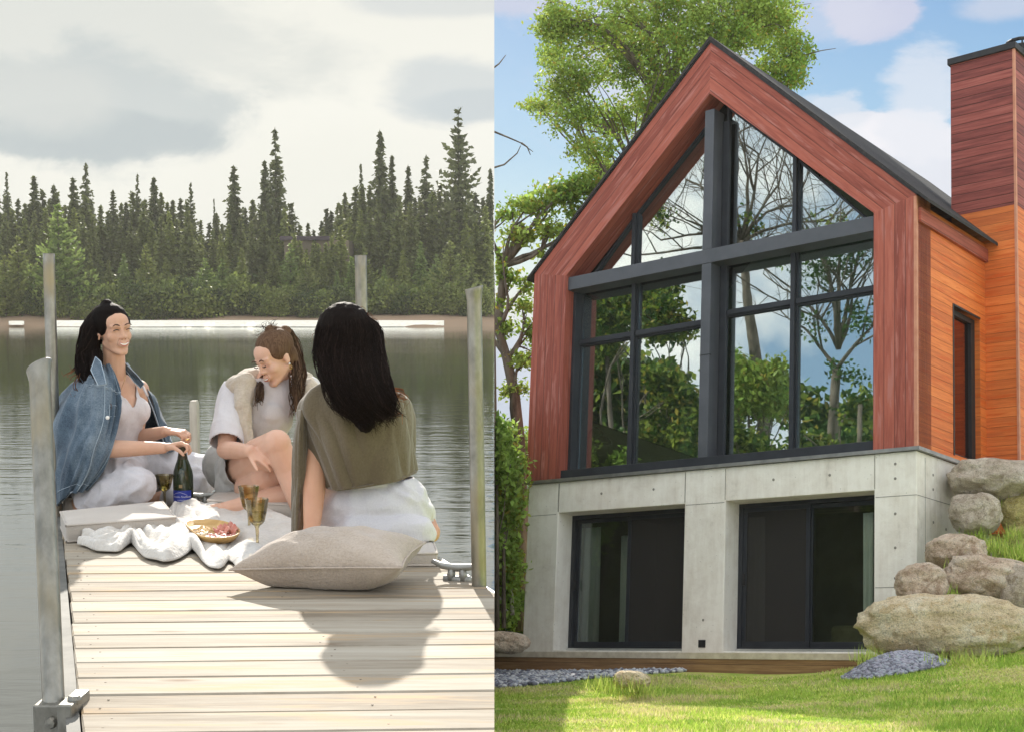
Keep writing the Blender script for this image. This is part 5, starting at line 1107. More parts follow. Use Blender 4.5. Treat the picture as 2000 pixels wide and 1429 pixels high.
# ================================================================ people
def skin_mat(name, c1, c2):
    m, t, out = newmat(name); o = t.coord('Object'); col = t.mix(t.ramp(t.noise(o, 9, 4), [(.35, 0.), (.65, 1.)]), c1, c2)
    princ(t, out, col, .5, 0, t.bump(t.noise(o, 300, 2), .0004), .35, .12, 0); return m
SK1 = skin_mat('warm_skin', (.60, .34, .23), (.66, .40, .28)); SK2 = skin_mat('light_skin', (.62, .36, .25), (.68, .42, .31)); SK3 = skin_mat('tanned_skin', (.56, .29, .185), (.62, .34, .22))
def hair_mat(name, c1, c2, glow):
    m, t, out = newmat(name); o = t.map(t.coord('Object'), (3, 3, .3)); geo = t.new('ShaderNodeNewGeometry'); col = t.mix(t.ramp(t.noise(o, 60, 3), [(.35, 0.), (.65, 1.)]), c1, c2); col = t.mix(1., col, t.ramp(geo.outputs['Random Per Island'], [(0., .5), (.75, 1.3), (1., 3.2)]), 'MULTIPLY')
    p = princ(t, None, col, .62, 0, t.bump(t.noise(o, 160, 3), .002), .10); tr = t.new('ShaderNodeBsdfTranslucent'); t.put(tr.inputs[0], glow); tr.inputs[0].default_value = (*glow, 1); mx = t.new('ShaderNodeMixShader'); mx.inputs[0].default_value = .3; t.l.new(p.outputs[0], mx.inputs[1]); t.l.new(tr.outputs[0], mx.inputs[2]); t.l.new(mx.outputs[0], out.inputs[0]); return m
HAIRB = hair_mat('dark_brown_hair', (.009, .006, .005), (.022, .013, .010), (.05, .016, .008)); HAIRM = hair_mat('mid_brown_hair', (.04, .023, .014), (.095, .057, .035), (.22, .11, .05)); HAIRR = hair_mat('reddish_hair_ends', (.08, .03, .014), (.18, .07, .028), (.5, .18, .06))
LIPM = pmat('lip_rose', (.42, .12, .10), (.5, .16, .13), 40, .4); TEETH = pmat('teeth_white', (.78, .74, .68), (.85, .8, .75), 40, .3); LASH = pmat('lash_dark', (.02, .012, .01), (.04, .025, .02), 40, .6); BROWM = pmat('brow_brown', (.07, .035, .02), (.11, .06, .035), 60, .8); GOLD = pmat('gold_jewellery', (.7, .45, .15), (.8, .55, .22), 20, .25, metal=1); SHADE_NOS = pmat('nostril_brown', (.16, .06, .04), (.2, .08, .05), 30, .7); PEARL = pmat('pearl_white', (.8, .78, .74), (.88, .86, .82), 10, .2)
class Blob:
    def __init__(s): s.mb = MB()
    def cap(s, p0, p1, r0, r1, flat=None, k=1.0, n=14):
        p0, p1 = np.asarray(p0, float), np.asarray(p1, float); d = p1-p0; L = np.linalg.norm(d); d = d/L if L > 1e-6 else np.array([0, 0, 1.])
        if flat is not None: b = nrm(np.asarray(flat, float)-d*np.dot(flat, d)); a = np.cross(b, d)
        else: a = nrm(np.cross(d, [.3, .2, 1] if abs(d[2]) < .9 else [1, .1, 0])); b = np.cross(d, a)
        rings = []
        for q in np.linspace(-PI/2+.25, 0, 4): rings.append((p0+d*r0*math.sin(q), r0*math.cos(q)))
        for u in (.33, .66): rings.append((p0+(p1-p0)*u, r0+(r1-r0)*u))
        for q in np.linspace(0, PI/2-.25, 4): rings.append((p1+d*r1*math.sin(q), r1*math.cos(q)))
        V = []; Fc = []
        for c, r in rings:
            for i in range(n): t_ = 2*PI*i/n; V.append(c+r*(a*math.cos(t_)+b*math.sin(t_)*k))
        for j in range(len(rings)-1):
            for i in range(n): i2 = (i+1) % n; Fc.append((j*n+i, j*n+i2, (j+1)*n+i2, (j+1)*n+i))
        Fc.append(tuple(range(n-1, -1, -1))); Fc.append(tuple((len(rings)-1)*n+i for i in range(n))); s.mb.add(V, Fc); return s
    def chain(s, pts, rs, flat=None, k=1.0):
        for i in range(len(pts)-1): s.cap(pts[i], pts[i+1], rs[i], rs[i+1], flat, k)
        return s
    def ell(s, c, rad, ax=None, n=16, m=10):
        c = np.asarray(c, float); ax = np.eye(3) if ax is None else ax; V = []; Fc = []
        for j in range(1, m):
            ph = PI*j/m
            for i in range(n): t_ = 2*PI*i/n; q = np.array([rad[0]*math.sin(ph)*math.cos(t_), rad[1]*math.sin(ph)*math.sin(t_), rad[2]*math.cos(ph)]); V.append(c+q@ax)
        for j in range(m-2):
            for i in range(n): i2 = (i+1) % n; Fc.append((j*n+i, (j+1)*n+i, (j+1)*n+i2, j*n+i2))
        top, bot = len(V), len(V)+1; V += [c+np.array([0, 0, rad[2]])@ax, c-np.array([0, 0, rad[2]])@ax]
        for i in range(n): i2 = (i+1) % n; Fc.append((top, i, i2)); Fc.append((bot, (m-2)*n+i2, (m-2)*n+i))
        s.mb.add(V, Fc); return s
    def build(s, voxel=.005, smooth=3, fac=.5):
        me = mk(s.mb.v, s.mb.f); o = bpy.data.objects.new('tmp', me); COL.objects.link(o)
        a = o.modifiers.new('r', 'REMESH'); a.mode = 'VOXEL'; a.voxel_size = voxel; a.use_smooth_shade = True
        if smooth: b = o.modifiers.new('s', 'SMOOTH'); b.iterations = smooth; b.factor = fac
        dg = bpy.context.evaluated_depsgraph_get(); r = bpy.data.meshes.new_from_object(o.evaluated_get(dg)); bpy.data.objects.remove(o)
        r.materials.clear(); r.polygons.foreach_set('use_smooth', np.ones(len(r.polygons), bool)); return r
def getco(me): c = np.empty(len(me.vertices)*3, np.float32); me.vertices.foreach_get('co', c); return c.reshape(-1, 3).astype(float)
def setco(me, c): me.vertices.foreach_set('co', c.astype(np.float32).ravel()); me.update()
def fold(me, amp=.006, sc=(14, 14, 5), seed=0, axis=None, sharp=2.2):
    c = getco(me); n = np.empty(len(c)*3, np.float32); me.vertices.foreach_get('normal', n); n = n.reshape(-1, 3)
    out_ = np.empty(len(c)); S = Vector((seed*3.1, seed*1.7, seed))
    for i, p in enumerate(c):
        q = Vector((p[0]*sc[0], p[1]*sc[1], p[2]*sc[2]))+S; w = noise.noise(q*.5)*1.2
        out_[i] = (1-abs(noise.noise(q+Vector((w, w, w))))*sharp)*.7+noise.noise(q*2.3)*.35
    setco(me, c+n*(out_*amp)[:, None]); return me
def cut(me, keep):
    """drop faces whose centre fails keep(points)"""
    bm = bmesh.new(); bm.from_mesh(me); fs = bm.faces[:]; C = np.array([f.calc_center_median()[:] for f in fs]); k = keep(C)
    bmesh.ops.delete(bm, geom=[f for f, a in zip(fs, k) if not a], context='FACES'); bm.to_mesh(me); bm.free(); return me
def put(name, me, mat, T, solid=0):
    me.materials.clear(); me.materials.append(mat); o = link(name, me, T)
    if solid: m = o.modifiers.new('thick', 'SOLIDIFY'); m.thickness = solid; m.offset = 0
    return o
def hand(b, w, d, n, side, curls=(.5, .5, .5, .5), spread=.06, thumb=(.6, .75, .35), s_=1.0, tc=.4):
    w = np.asarray(w, float); d = nrm(d); n = nrm(np.asarray(n)-d*np.dot(n, d)); s = np.cross(d, n)*side
    P = lambda x, y, z: w+(d*x+s*y+n*z)*s_
    b.cap(P(-.01, 0, 0), P(.02, 0, 0), .025*s_, .026*s_, n, .72); b.cap(P(.02, -.012, 0), P(.078, -.022, 0), .020*s_, .015*s_, n, .7); b.cap(P(.02, .004, 0), P(.082, .0, 0), .021*s_, .015*s_, n, .7); b.cap(P(.02, .014, 0), P(.080, .024, 0), .019*s_, .014*s_, n, .7)
    for i, (y, L, c) in enumerate(zip((.029, .010, -.010, -.027), (.070, .078, .073, .058), curls)):
        p = P(.080-.004*abs(i-1.2), y, 0); ang = c*.5; dd = nrm(d+s*spread*(1.5-i)); r = (.0088, .009, .0086, .0078)[i]*s_
        for k, f in enumerate((.45, .31, .24)):
            v = dd*math.cos(ang)+n*math.sin(ang); q = p+v*L*f*s_; b.cap(p, q, r*(1-.1*k), r*(.9-.1*k), n=10); p = q; ang += c
    p = P(.022, .026, .006); v = nrm(d*thumb[0]+s*thumb[1]+n*thumb[2]); q = p+v*.036*s_; b.cap(p, q, .0125*s_, .0105*s_, n=10); v = nrm(v+n*tc-s*tc*.5); p = q; q = p+v*.030*s_; b.cap(p, q, .0105*s_, .009*s_, n=10); v = nrm(v+n*tc-s*tc*.5); b.cap(q, q+v*.022*s_, .009*s_, .0072*s_, n=10)
def foot(b, ankle, d, up, L=.21):
    a = np.asarray(ankle, float); d = nrm(d); up = nrm(np.asarray(up)-d*np.dot(up, d)); s = np.cross(d, up); P = lambda x, y, z: a+d*x+s*y+up*z
    b.cap(P(-.03, 0, -.03), P(0, 0, .01), .030, .030); b.cap(P(-.02, 0, -.03), P(L*.5, 0, -.03), .030, .026, up, .8); b.cap(P(.02, 0, 0), P(L*.5, .005, -.022), .032, .022); b.cap(P(L*.45, .012, -.035), P(L*.68, .012, -.038), .024, .018, up, .8); b.cap(P(L*.45, -.014, -.037), P(L*.64, -.018, -.040), .020, .015, up, .8)
    for i in range(5): y = .028-.0155*i; l = (.075, .068, .060, .052, .042)[i]*L/.21; r = (.0125, .009, .0085, .008, .0078)[i]; b.cap(P(L*.64-i*.004, y, -.042), P(L*.64+l*.62-i*.004, y*1.1, -.047), r, r*.85, n=9)
class Head:
    def __init__(s, c, fwd, up, sc=1.0):
        s.c = np.asarray(c, float); f = nrm(fwd); u = nrm(np.asarray(up, float)-f*np.dot(up, f)); r = np.cross(f, u); s.ax = np.array([r, f, u]); s.s = sc
    def w(s, x, y, z): return s.c+(np.array([x, y, z])*s.s)@s.ax
    def add(s, b, smile=0):
        E = lambda c, r: b.ell(s.w(*c), np.array(r)*s.s, s.ax); C = lambda p, q, r0, r1: b.cap(s.w(*p), s.w(*q), r0*s.s, r1*s.s, n=12)
        E((0, -.014, .035), (.072, .090, .080)); E((0, .026, -.022), (.056, .060, .075)); E((0, .034, .045), (.058, .052, .050)); E((0, .034, -.066), (.036, .040, .032)); E((0, .018, -.042), (.050, .053, .055)); C((-.011, .064, -.088), (.011, .064, -.088), .0145, .0145)
        for sx in (-1, 1):
            C((sx*.042, .0, -.044), (sx*.019, .050, -.078), .017, .017); E((sx*.033, .050, -.020+.003*smile), (.026, .026, .028)); E((sx*.031, .064, .010), (.018, .014, .011)); C((sx*.012, .080, .026), (sx*.042, .068, .027), .010, .009)
            E((sx*.0115, .086, -.023), (.008, .009, .007)); E((sx*.070, -.008, -.004), (.008, .015, .026)); C((sx*.074, -.012, .010), (sx*.072, .000, -.022), .005, .006)
        C((0, .078, .022), (0, .089, -.008), .008, .0085); C((0, .088, -.008), (0, .093, -.021), .009, .0092); E((0, .080, -.050), (.026, .014, .016)); C((-.014, .086, -.047), (.014, .086, -.047), .006, .006); C((-.011, .085, -.060), (.011, .085, -.060), .007, .007)
    def surf(s, bvh, x, z, off=.0012):
        o = s.w(x, .25, z); h = bvh.ray_cast(Vector(o.tolist()), Vector((-s.ax[1]).tolist()))
        return np.array(h[0])+s.ax[1]*off*s.s if h[0] is not None else s.w(x, .09, z)
    def line(s, bvh, pts, rad, name, mat, T, off=.001):
        P = [s.surf(bvh, x, z, off) for x, z in pts]; n = len(P); R = [rad*s.s*(.35+.65*math.sin(PI*(i+.5)/n)) for i in range(n)]
        return link(name, MB().tube(P, R, 7).mesh(mat, True), T)
    def face(s, me, T, smile=0, down=0, lipw=.022):
        from mathutils.bvhtree import BVHTree
        bvh = BVHTree.FromPolygons([v.co for v in me.vertices], [tuple(p.vertices) for p in me.polygons])
        s.bvh = bvh
        for sx in (-1, 1):
            s.line(bvh, [(sx*x, z) for x, z in ((.012, .0295), (.022, .034), (.034, .0355), (.046, .029))], .0030, 'eyebrow', BROWM, T, .0)
            ez = .010-.004*down
            s.line(bvh, [(sx*x, z+ez) for x, z in ((.017, -.001), (.025, .002 if not down else -.003), (.033, .003 if not down else -.004), (.041, .001), (.046, -.002))], .0026 if smile else .0024, 'eyelash', LASH, T, .0006)
            if not smile: s.line(bvh, [(sx*x, z+ez) for x, z in ((.020, .007), (.031, .010), (.043, .006))], .0011, 'eyelid_crease', SHADE_NOS, T, .0)
            s.line(bvh, [(sx*.006, -.0315), (sx*.0105, -.031)], .0022, 'nostril', SHADE_NOS, T, .0)
            if smile: s.line(bvh, [(sx*.020, -.026), (sx*.030, -.040), (sx*.033, -.054)], .0007, 'smile_crease', SHADE_NOS, T, -.0003)
        w = lipw; zc = -.053; cu = .008*smile
        if smile:
            s.line(bvh, [(x*w, zc+cu*x*x-.001) for x in np.linspace(-.9, .9, 9)], .0046, 'teeth', TEETH, T, .001)
            s.line(bvh, [(x*w, zc+cu*x*x+.0052-.002*abs(x)) for x in np.linspace(-1, 1, 9)], .0026, 'lip', LIPM, T, .002); s.line(bvh, [(x*w, zc+cu*x*x-.0078+.006*x*x) for x in np.linspace(-1, 1, 9)], .0034, 'lip', LIPM, T, .001)
        else:
            s.line(bvh, [(x*w, zc+.003-.001*abs(x)+.002*x*x) for x in np.linspace(-1, 1, 9)], .0030, 'lip', LIPM, T, .0008); s.line(bvh, [(x*w, zc-.005+.004*x*x) for x in np.linspace(-.9, .9, 9)], .0036, 'lip', LIPM, T, .0006)
def onskin(bvh, px, py, off=.002):
    r = nrm(ray(px, py)); h = bvh.ray_cast(Vector(CAM.tolist()), Vector(r.tolist())); return np.array(h[0])-r*off if h[0] is not None else at(px, py, 6.4)
def locks(paths, n, rad, mat, name, T, jit=.012, wav=.006, tip=.3, seed=0):
    """strands that follow guide paths: paths = list of (points, radii of the bundle)"""
    r = np.random.default_rng(seed); mb = MB()
    for k in range(n):
        pts, rs = paths[k % len(paths)]; pts = np.array(pts); m = len(pts); a = r.uniform(0, 2*PI); q = r.uniform(.86, 1.04); ph = r.uniform(0, 6); end = r.uniform(.75, 1.12); N = 12; P = []
        for i in range(N):
            u = i/(N-1)*min(end, 1.)*(m-1); j = min(int(u), m-2); f = u-j; p = pts[j]*(1-f)+pts[j+1]*f; R = (rs[j]*(1-f)+rs[j+1]*f)*q; d = nrm(pts[j+1]-pts[j]); e1 = nrm(np.cross(d, [0, 1, .1])); e2 = np.cross(d, e1)
            aa = a+.35*math.sin(u*1.1+ph); P.append(p+R*(e1*math.cos(aa)+e2*math.sin(aa))+wav*u*np.array([math.sin(u*3+ph), math.cos(u*2.3+ph), 0])*.7)
        if end > 1: P.append(P[-1]+(P[-1]-P[-2])*(end-1)*6+r.normal(0, jit, 3))
        M_ = len(P); mb.tube(P, [rad*(1 if i < M_*.6 else 1-(i-M_*.6)/(M_*.4)*(1-tip)) for i in range(M_)], 4)
    o = link(name, mb.mesh(mat, True), T); return o
def loft(rows, nu=50, nv=50, amp=.006, fs=(16, 5), seed=0, sharp=2.2):
    """smooth sheet through rows of points (Catmull-Rom both ways) with soft folds running down the rows"""
    def cr(P, n):
        P = np.array(P); m = len(P); out_ = []
        for t_ in np.linspace(0, m-1, n):
            i = min(int(t_), m-2); f = t_-i; p0 = P[max(i-1, 0)]; p1 = P[i]; p2 = P[i+1]; p3 = P[min(i+2, m-1)]
            out_.append(.5*((2*p1)+(-p0+p2)*f+(2*p0-5*p1+4*p2-p3)*f*f+(-p0+3*p1-3*p2+p3)*f**3))
        return np.array(out_)
    R = np.array([cr(r, nu) for r in rows]); G = np.stack([cr(R[:, i], nv) for i in range(nu)], 0)
    du = np.gradient(G, axis=0); dv = np.gradient(G, axis=1); N = np.cross(du, dv); N /= np.linalg.norm(N, axis=-1)[..., None]+1e-9
    for i in range(nu):
        for j in range(nv):
            q = Vector((i/nu*fs[0], j/nv*fs[1], seed)); h = (1-abs(noise.noise(q+Vector((noise.noise(q*.5)*.8, 0, 0))))*sharp)*.8+noise.noise(q*2.7)*.3; e = .35+.65*min(1, j/nv*3); G[i, j] += N[i, j]*h*amp*e
    i = np.arange(nu-1)[:, None]*nv+np.arange(nv-1)[None, :]
    global LG; LG = (G.copy(), N)
    return mk(G.reshape(-1, 3), np.stack([i, i+nv, i+nv+1, i+1], -1).reshape(-1, 4), smooth=True)
# cloths
DEN = None
def denim():
    m, t, out = newmat('washed_denim'); o = t.coord('Object'); f = t.math('ADD', t.math('MULTIPLY', t.noise(t.map(o, (1, 1, .5)), 7, 5, .65, .3), .65), t.math('MULTIPLY', t.noise(o, 180, 3, .7), .35))
    col = t.ramp(f, [(.36, (.03, .048, .075)), (.5, (.085, .125, .17)), (.64, (.20, .25, .30))]); princ(t, out, col, .85, 0, t.bump(t.noise(o, 220, 3), .0015), .2, 0, .2); return m
DEN = denim(); DENS = pmat('faded_denim_seam', (.30, .38, .46), (.44, .50, .56), 60, .9)
COT = weave_mat('white_cotton', (.56, .53, .54), (.62, .59, .60), 200, .0008, .9, .2); COTP = weave_mat('white_gauze_trousers', (.56, .54, .57), (.63, .61, .64), 160, .0015, .9, .3); RIB = weave_mat('white_ribbed_top', (.62, .57, .57), (.68, .63, .63), 120, .001, .9, .2)
OLV = weave_mat('olive_knit', (.118, .09, .055), (.155, .122, .078), 140, .002, .95, .3); BEI = weave_mat('beige_knit', (.44, .37, .29), (.54, .46, .37), 90, .004, .95, .4); GRYS = weave_mat('grey_jersey_shorts', (.38, .38, .37), (.46, .46, .45), 160, .001, .9, .2)

def person_denim():
    T = thing('person', 'smiling ponytailed woman sitting cross legged in a denim jacket, opening a bottle', 'person', at(212, 960, 6.5))
    H = Head(at(221, 650, 6.46), (.68, -.73, .04), (-.10, 0, 1), .97)
    b = Blob(); fwd = np.array([.8, -.6, 0])
    pel, wa, ch, uc, nb = at(212, 908, 6.58), at(222, 868, 6.55), at(228, 810, 6.52), at(226, 768, 6.52), at(222, 735, 6.50)
    b.cap(pel-np.array([-.06, .08, 0])*.8, pel+np.array([-.06, .08, 0])*.8, .12, .12); b.cap(pel, wa, .135, .112, fwd, .78); b.cap(wa, ch, .108, .125, fwd, .78); b.cap(ch, uc, .125, .10, fwd, .75)
    sr, sl = at(182, 764, 6.38), at(270, 762, 6.66); b.cap(sr, sl, .050, .050); b.cap(sr*.6+sl*.4+np.array([0, 0, .02]), nb, .05, .05); b.cap(sl*.6+sr*.4+np.array([0, 0, .02]), nb, .05, .05)
    for s in (-1, 1): b.ell(ch+fwd*.050+np.array([-.6, -.8, 0])*s*.060+np.array([0, 0, .015]), (.060, .060, .060))
    b.cap(nb+fwd*.0, H.w(0, -.012, -.055), .053, .048)
    er, wr = at(205, 876, 6.24), at(318, 874, 6.30); b.chain([sr, sr*.5+er*.5, er], [.052, .046, .038]); b.chain([er, er*.6+wr*.4, wr], [.040, .036, .025])
    el, wl = at(264, 856, 6.62), at(322, 842, 6.46); b.chain([sl, sl*.5+el*.5, el], [.050, .044, .037]); b.chain([el, el*.6+wl*.4, wl], [.038, .034, .024])
    hand(b, wr+np.array([.004, 0, 0]), (1, .15, .22), (.1, -.2, -1), -1, (1.05, .95, .85, .8), thumb=(.75, .5, .3), s_=.95, tc=.5); hand(b, wl+np.array([.004, 0, .0]), (.9, -.25, -.02), (.15, .1, -1), 1, (.95, .95, 1.0, 1.0), thumb=(.7, .45, .5), s_=.95, tc=.5)
    hr, hl = at(200, 925, 6.46), at(240, 915, 6.70); kr, kl = at(266, 946, 6.26), at(398, 925, 6.98); ar, al = at(178, 972, 6.28), at(318, 972, 6.66)
    b.chain([hr, kr, ar], [.085, .058, .036]); b.chain([hl, kl, al], [.085, .058, .036]); foot(b, ar, (-.3, .15, -.05), (0, -.8, .6)); foot(b, al, (-.9, -.2, -.1), (.1, -.8, .5))
    H.add(b, 1); me = b.build(.0042, 3); body = put('body', me, SK1, T); H.face(me, T, smile=1); bv = H.bvh
    # hair
    hb = Blob(); hb.ell(H.w(0, -.022, .052), (.080, .094, .080), H.ax); hb.ell(H.w(.052, -.004, .040), (.030, .050, .050), H.ax); hb.ell(H.w(-.052, -.004, .040), (.030, .050, .050), H.ax); hb.ell(H.w(0, -.062, .02), (.066, .055, .075), H.ax); hb.ell(H.w(0, -.03, .128), (.026, .03, .022), H.ax); hb.cap(H.w(0, -.05, .118), H.w(0, -.105, .085), .024, .03)
    tail = [H.w(0, -.085, .10), at(180, 640, 6.44), at(170, 690, 6.42), at(172, 730, 6.36), at(190, 765, 6.30)]; tr = [.03, .042, .045, .036, .014]; hb.chain(tail, tr)
    tail2 = [at(186, 690, 6.42), at(190, 730, 6.30), at(208, 772, 6.25)]; hb.chain(tail2, [.03, .022, .007]); tail3 = [at(172, 690, 6.45), at(158, 716, 6.44), at(150, 726, 6.44)]; hb.chain(tail3, [.03, .02, .01])
    hm = hb.build(.005, 3); put('hair', hm, HAIRB, T)
    wrap = [([H.w(.0, .055, .098), H.w(0, .02, .128), H.w(0, -.03, .135), H.w(0, -.07, .11)], [.012, .02, .018, .02])]
    locks([(tail, [a*1.02 for a in tr]), (tail2, [.03, .02, .008]), (tail3, [.03, .02, .014])], 150, .0024, HAIRB, 'hair_strands', T, wav=.006, seed=1)
    locks([(tail3, [.035, .028, .026]), ([at(165, 690, 6.46), at(150, 722, 6.46), at(141, 738, 6.46)], [.02, .016, .02]), ([at(180, 745, 6.3), at(200, 775, 6.25), at(212, 800, 6.22)], [.012, .012, .014]), ([at(160, 735, 6.34), at(152, 758, 6.28), at(150, 775, 6.27)], [.02, .016, .01])], 34, .0014, HAIRR, 'loose_hair', T, wav=.012, seed=2)
    # skull strands combed back to the knot
    cp = []
    for a in np.linspace(-1.25, 1.25, 60): cp.append(([H.w(.070*math.sin(a), .052*math.cos(a)+.012, .075+.012*math.cos(a)-.045*abs(math.sin(a))**2), H.w(.070*math.sin(a), .01, .095-.018*abs(math.sin(a))), H.w(.045*math.sin(a), -.035, .123-.01*abs(math.sin(a))), H.w(.01*math.sin(a), -.05, .130)], [.002, .003, .003, .003]))
    locks(cp, 120, .0017, HAIRB, 'hair_strands', T, wav=.001, seed=3)
    # top and trousers
    tb = Blob(); tb.cap(pel, wa, .140, .117, fwd, .80); tb.cap(wa, ch, .113, .131, fwd, .80); tb.cap(ch, uc+np.array([0, 0, .0]), .131, .105, fwd, .77)
    for s in (-1, 1): tb.ell(ch+fwd*.051+np.array([-.6, -.8, 0])*s*.060+np.array([0, 0, .015]), (.066, .066, .066))
    tm = tb.build(.006, 10); fold(tm, .003, (20, 20, 9), 3)
    rgt = np.array([-.6, -.8, 0]); neck_z = at(232, 795, 6.45)[2]
    def keep(C): s = (C-ch)@rgt; f = (C-ch)@fwd; return (C[:, 2] < neck_z+np.clip(np.abs(s+.01)-.005, 0, .2)*1.35+np.where(f < 0, .03, 0)) & (C[:, 2] < neck_z+.085)
    cut(tm, keep); put('camisole', tm, RIB, T, .003)
    st = MB()
    for s in (-1, 1):
        a = ch+fwd*.115+rgt*s*.078+np.array([0, 0, .085]); c_ = (sr if s > 0 else sl)*.62+nb*.38+np.array([0, 0, .032]); st.tube([a, a*.5+c_*.5+fwd*.035, c_, c_-fwd*.05], [.006]*4, 6)
    link('strap', st.mesh(RIB, True), T)
    pb = Blob(); pb.cap(pel-np.array([-.06, .08, 0]), pel+np.array([-.06, .08, 0]), .130, .130); pb.cap(pel, wa, .145, .118, fwd, .82)
    pb.chain([hr, hr*.4+kr*.6, kr], [.105, .100, .078]); pb.chain([kr, kr*.5+ar*.5, ar], [.078, .085, .066]); pb.chain([hl, hl*.4+kl*.6, kl], [.105, .10, .085]); pb.chain([kl, kl*.5+al*.5+np.array([.02, 0, 0]), al+np.array([.04, 0, 0])], [.085, .082, .060]); pb.cap(at(150, 965, 6.42), at(190, 955, 6.3), .05, .08); pb.cap(at(235, 935, 6.34), at(262, 915, 6.45), .06, .05)
    pm = pb.build(.0065, 6); fold(pm, .015, (11, 11, 11), 5, sharp=2.9); cut(pm, lambda C: (C[:, 2] < wa[2]+.03)); put('trousers', pm, COTP, T, .003)
    # jacket
    R = lambda *p: [at(*q) for q in p]
    rows = [R((214, 712, 6.42), (200, 716, 6.42), (192, 720, 6.52), (205, 720, 6.62), (236, 716, 6.64), (247, 710, 6.58)),
            R((226, 738, 6.34), (195, 736, 6.31), (160, 744, 6.36), (165, 742, 6.62), (240, 736, 6.74), (264, 734, 6.62)),
            R((234, 778, 6.30), (190, 775, 6.22), (136, 778, 6.30), (130, 785, 6.62), (270, 770, 6.82), (285, 768, 6.64)),
            R((231, 820, 6.26), (185, 825, 6.17), (117, 830, 6.28), (115, 835, 6.64), (290, 800, 6.86), (298, 800, 6.68)),
            R((219, 868, 6.22), (170, 872, 6.14), (111, 880, 6.28), (108, 890, 6.64), (300, 835, 6.88), (309, 832, 6.70)),
            R((200, 912, 6.20), (160, 915, 6.14), (110, 925, 6.28), (106, 935, 6.62), (310, 865, 6.88), (318, 862, 6.72)),
            R((165, 952, 6.20), (140, 962, 6.18), (112, 990, 6.30), (104, 985, 6.60), (318, 890, 6.86), (326, 884, 6.74))]
    jm = loft(rows, 150, 110, .024, (13, 2.2), 4, 2.6); jk = put('denim_jacket', jm, DEN, T, .005)
    sm = MB()
    for col_, rr in ((0, .0028), (0.055, .0014)):
        pts = []
        for r_ in rows: a, c_ = np.array(r_[0]), np.array(r_[1]); pts.append(a+(c_-a)*col_*2+np.array([0, -.008, 0]))
        P = []; 
        for i in range(len(pts)-1):
            for f in np.linspace(0, 1, 5)[:-1]: P.append(pts[i]*(1-f)+pts[i+1]*f)
        sm.tube(P, rr, 5)
    def seam(us, vs, r=.0016):
        G, N = LG; P = []
        for u, v in zip(us, vs):
            a, b = int(u*(G.shape[0]-1)), int(v*(G.shape[1]-1)); q = G[a, b]; n = N[a, b]; n = n if n@(CAM-q) > 0 else -n; P.append(q+n*.0042)
        sm.tube(P, r, 4)
    L_ = np.linspace
    seam(L_(.02, .30, 24), L_(.30, .25, 24)); seam(L_(.02, .30, 24), L_(.31, .26, 24), .001); seam([.155]*30, L_(.16, .98, 30)); seam(L_(.05, .13, 10), L_(.40, .40, 10)); seam(L_(.05, .13, 10), L_(.47, .48, 10)); seam([.05]*6, L_(.40, .47, 6)); seam([.13]*6, L_(.40, .48, 6)); seam(L_(.02, .34, 24), L_(.93, .93, 24)); seam([.028]*40, L_(.05, .98, 40), .0013)
    far = [np.array(r_[-1])+np.array([.004, -.004, 0]) for r_ in rows]; sm.tube(far, .0035, 5)
    sm.tube([np.array(q)+np.array([0, -.01, .004]) for q in rows[-1][:3]], .003, 5); link('seam', sm.mesh(DENS, True), T)
    def flap(poly, nm, y):
        P = [at(x, yy, y+dy) for x, yy, dy in poly]; n = len(P); c_ = sum(P)/n+np.array([0, -.006, 0]); V = P+[c_]; me = mk(V, [(i, (i+1) % n, n) for i in range(n)]); o = put(nm, me, DEN, T, .006)
        s = o.modifiers.new('sub', 'SUBSURF'); s.levels = s.render_levels = 2; s.subdivision_type = 'SIMPLE'; link('seam', MB().tube([p+np.array([0, -.004, 0]) for p in P+[P[0]]], .0022, 5).mesh(DENS, True), T); return o
    flap([(187, 697, .03), (197, 706, 0), (203, 728, -.06), (208, 750, -.10), (192, 752, -.12), (178, 722, -.06)], 'collar', 6.27)
    flap([(233, 707, .04), (240, 703, .02), (252, 716, .0), (268, 732, -.0), (282, 749, .02), (275, 758, .02), (262, 745, .0), (250, 728, .02)], 'collar', 6.50)
    bt = MB().lathe([(0, .003), (.007, .002), (.0085, 0)], at(210, 815, 6.175), (.1, -1, .1), 12); link('button', bt.mesh(PEARL, True), T)
    sk = lambda x, y: onskin(bv, x, y)
    nk = MB().tube([sk(*q) for q in ((214, 722), (217, 735), (222, 748), (228, 760), (232, 767), (237, 759), (242, 746), (246, 733))], .0009, 5); link('necklace', nk.mesh(GOLD, True), T); link('pendant', MB().tube([sk(232, 767), sk(232.5, 777)], [.0028, .0034], 6).mesh(PEARL, True), T)
    link('ring', MB().tube([at(366, 856, 6.31), at(366.5, 859, 6.31)], .009, 10).mesh(GOLD, True), T)
person_denim()

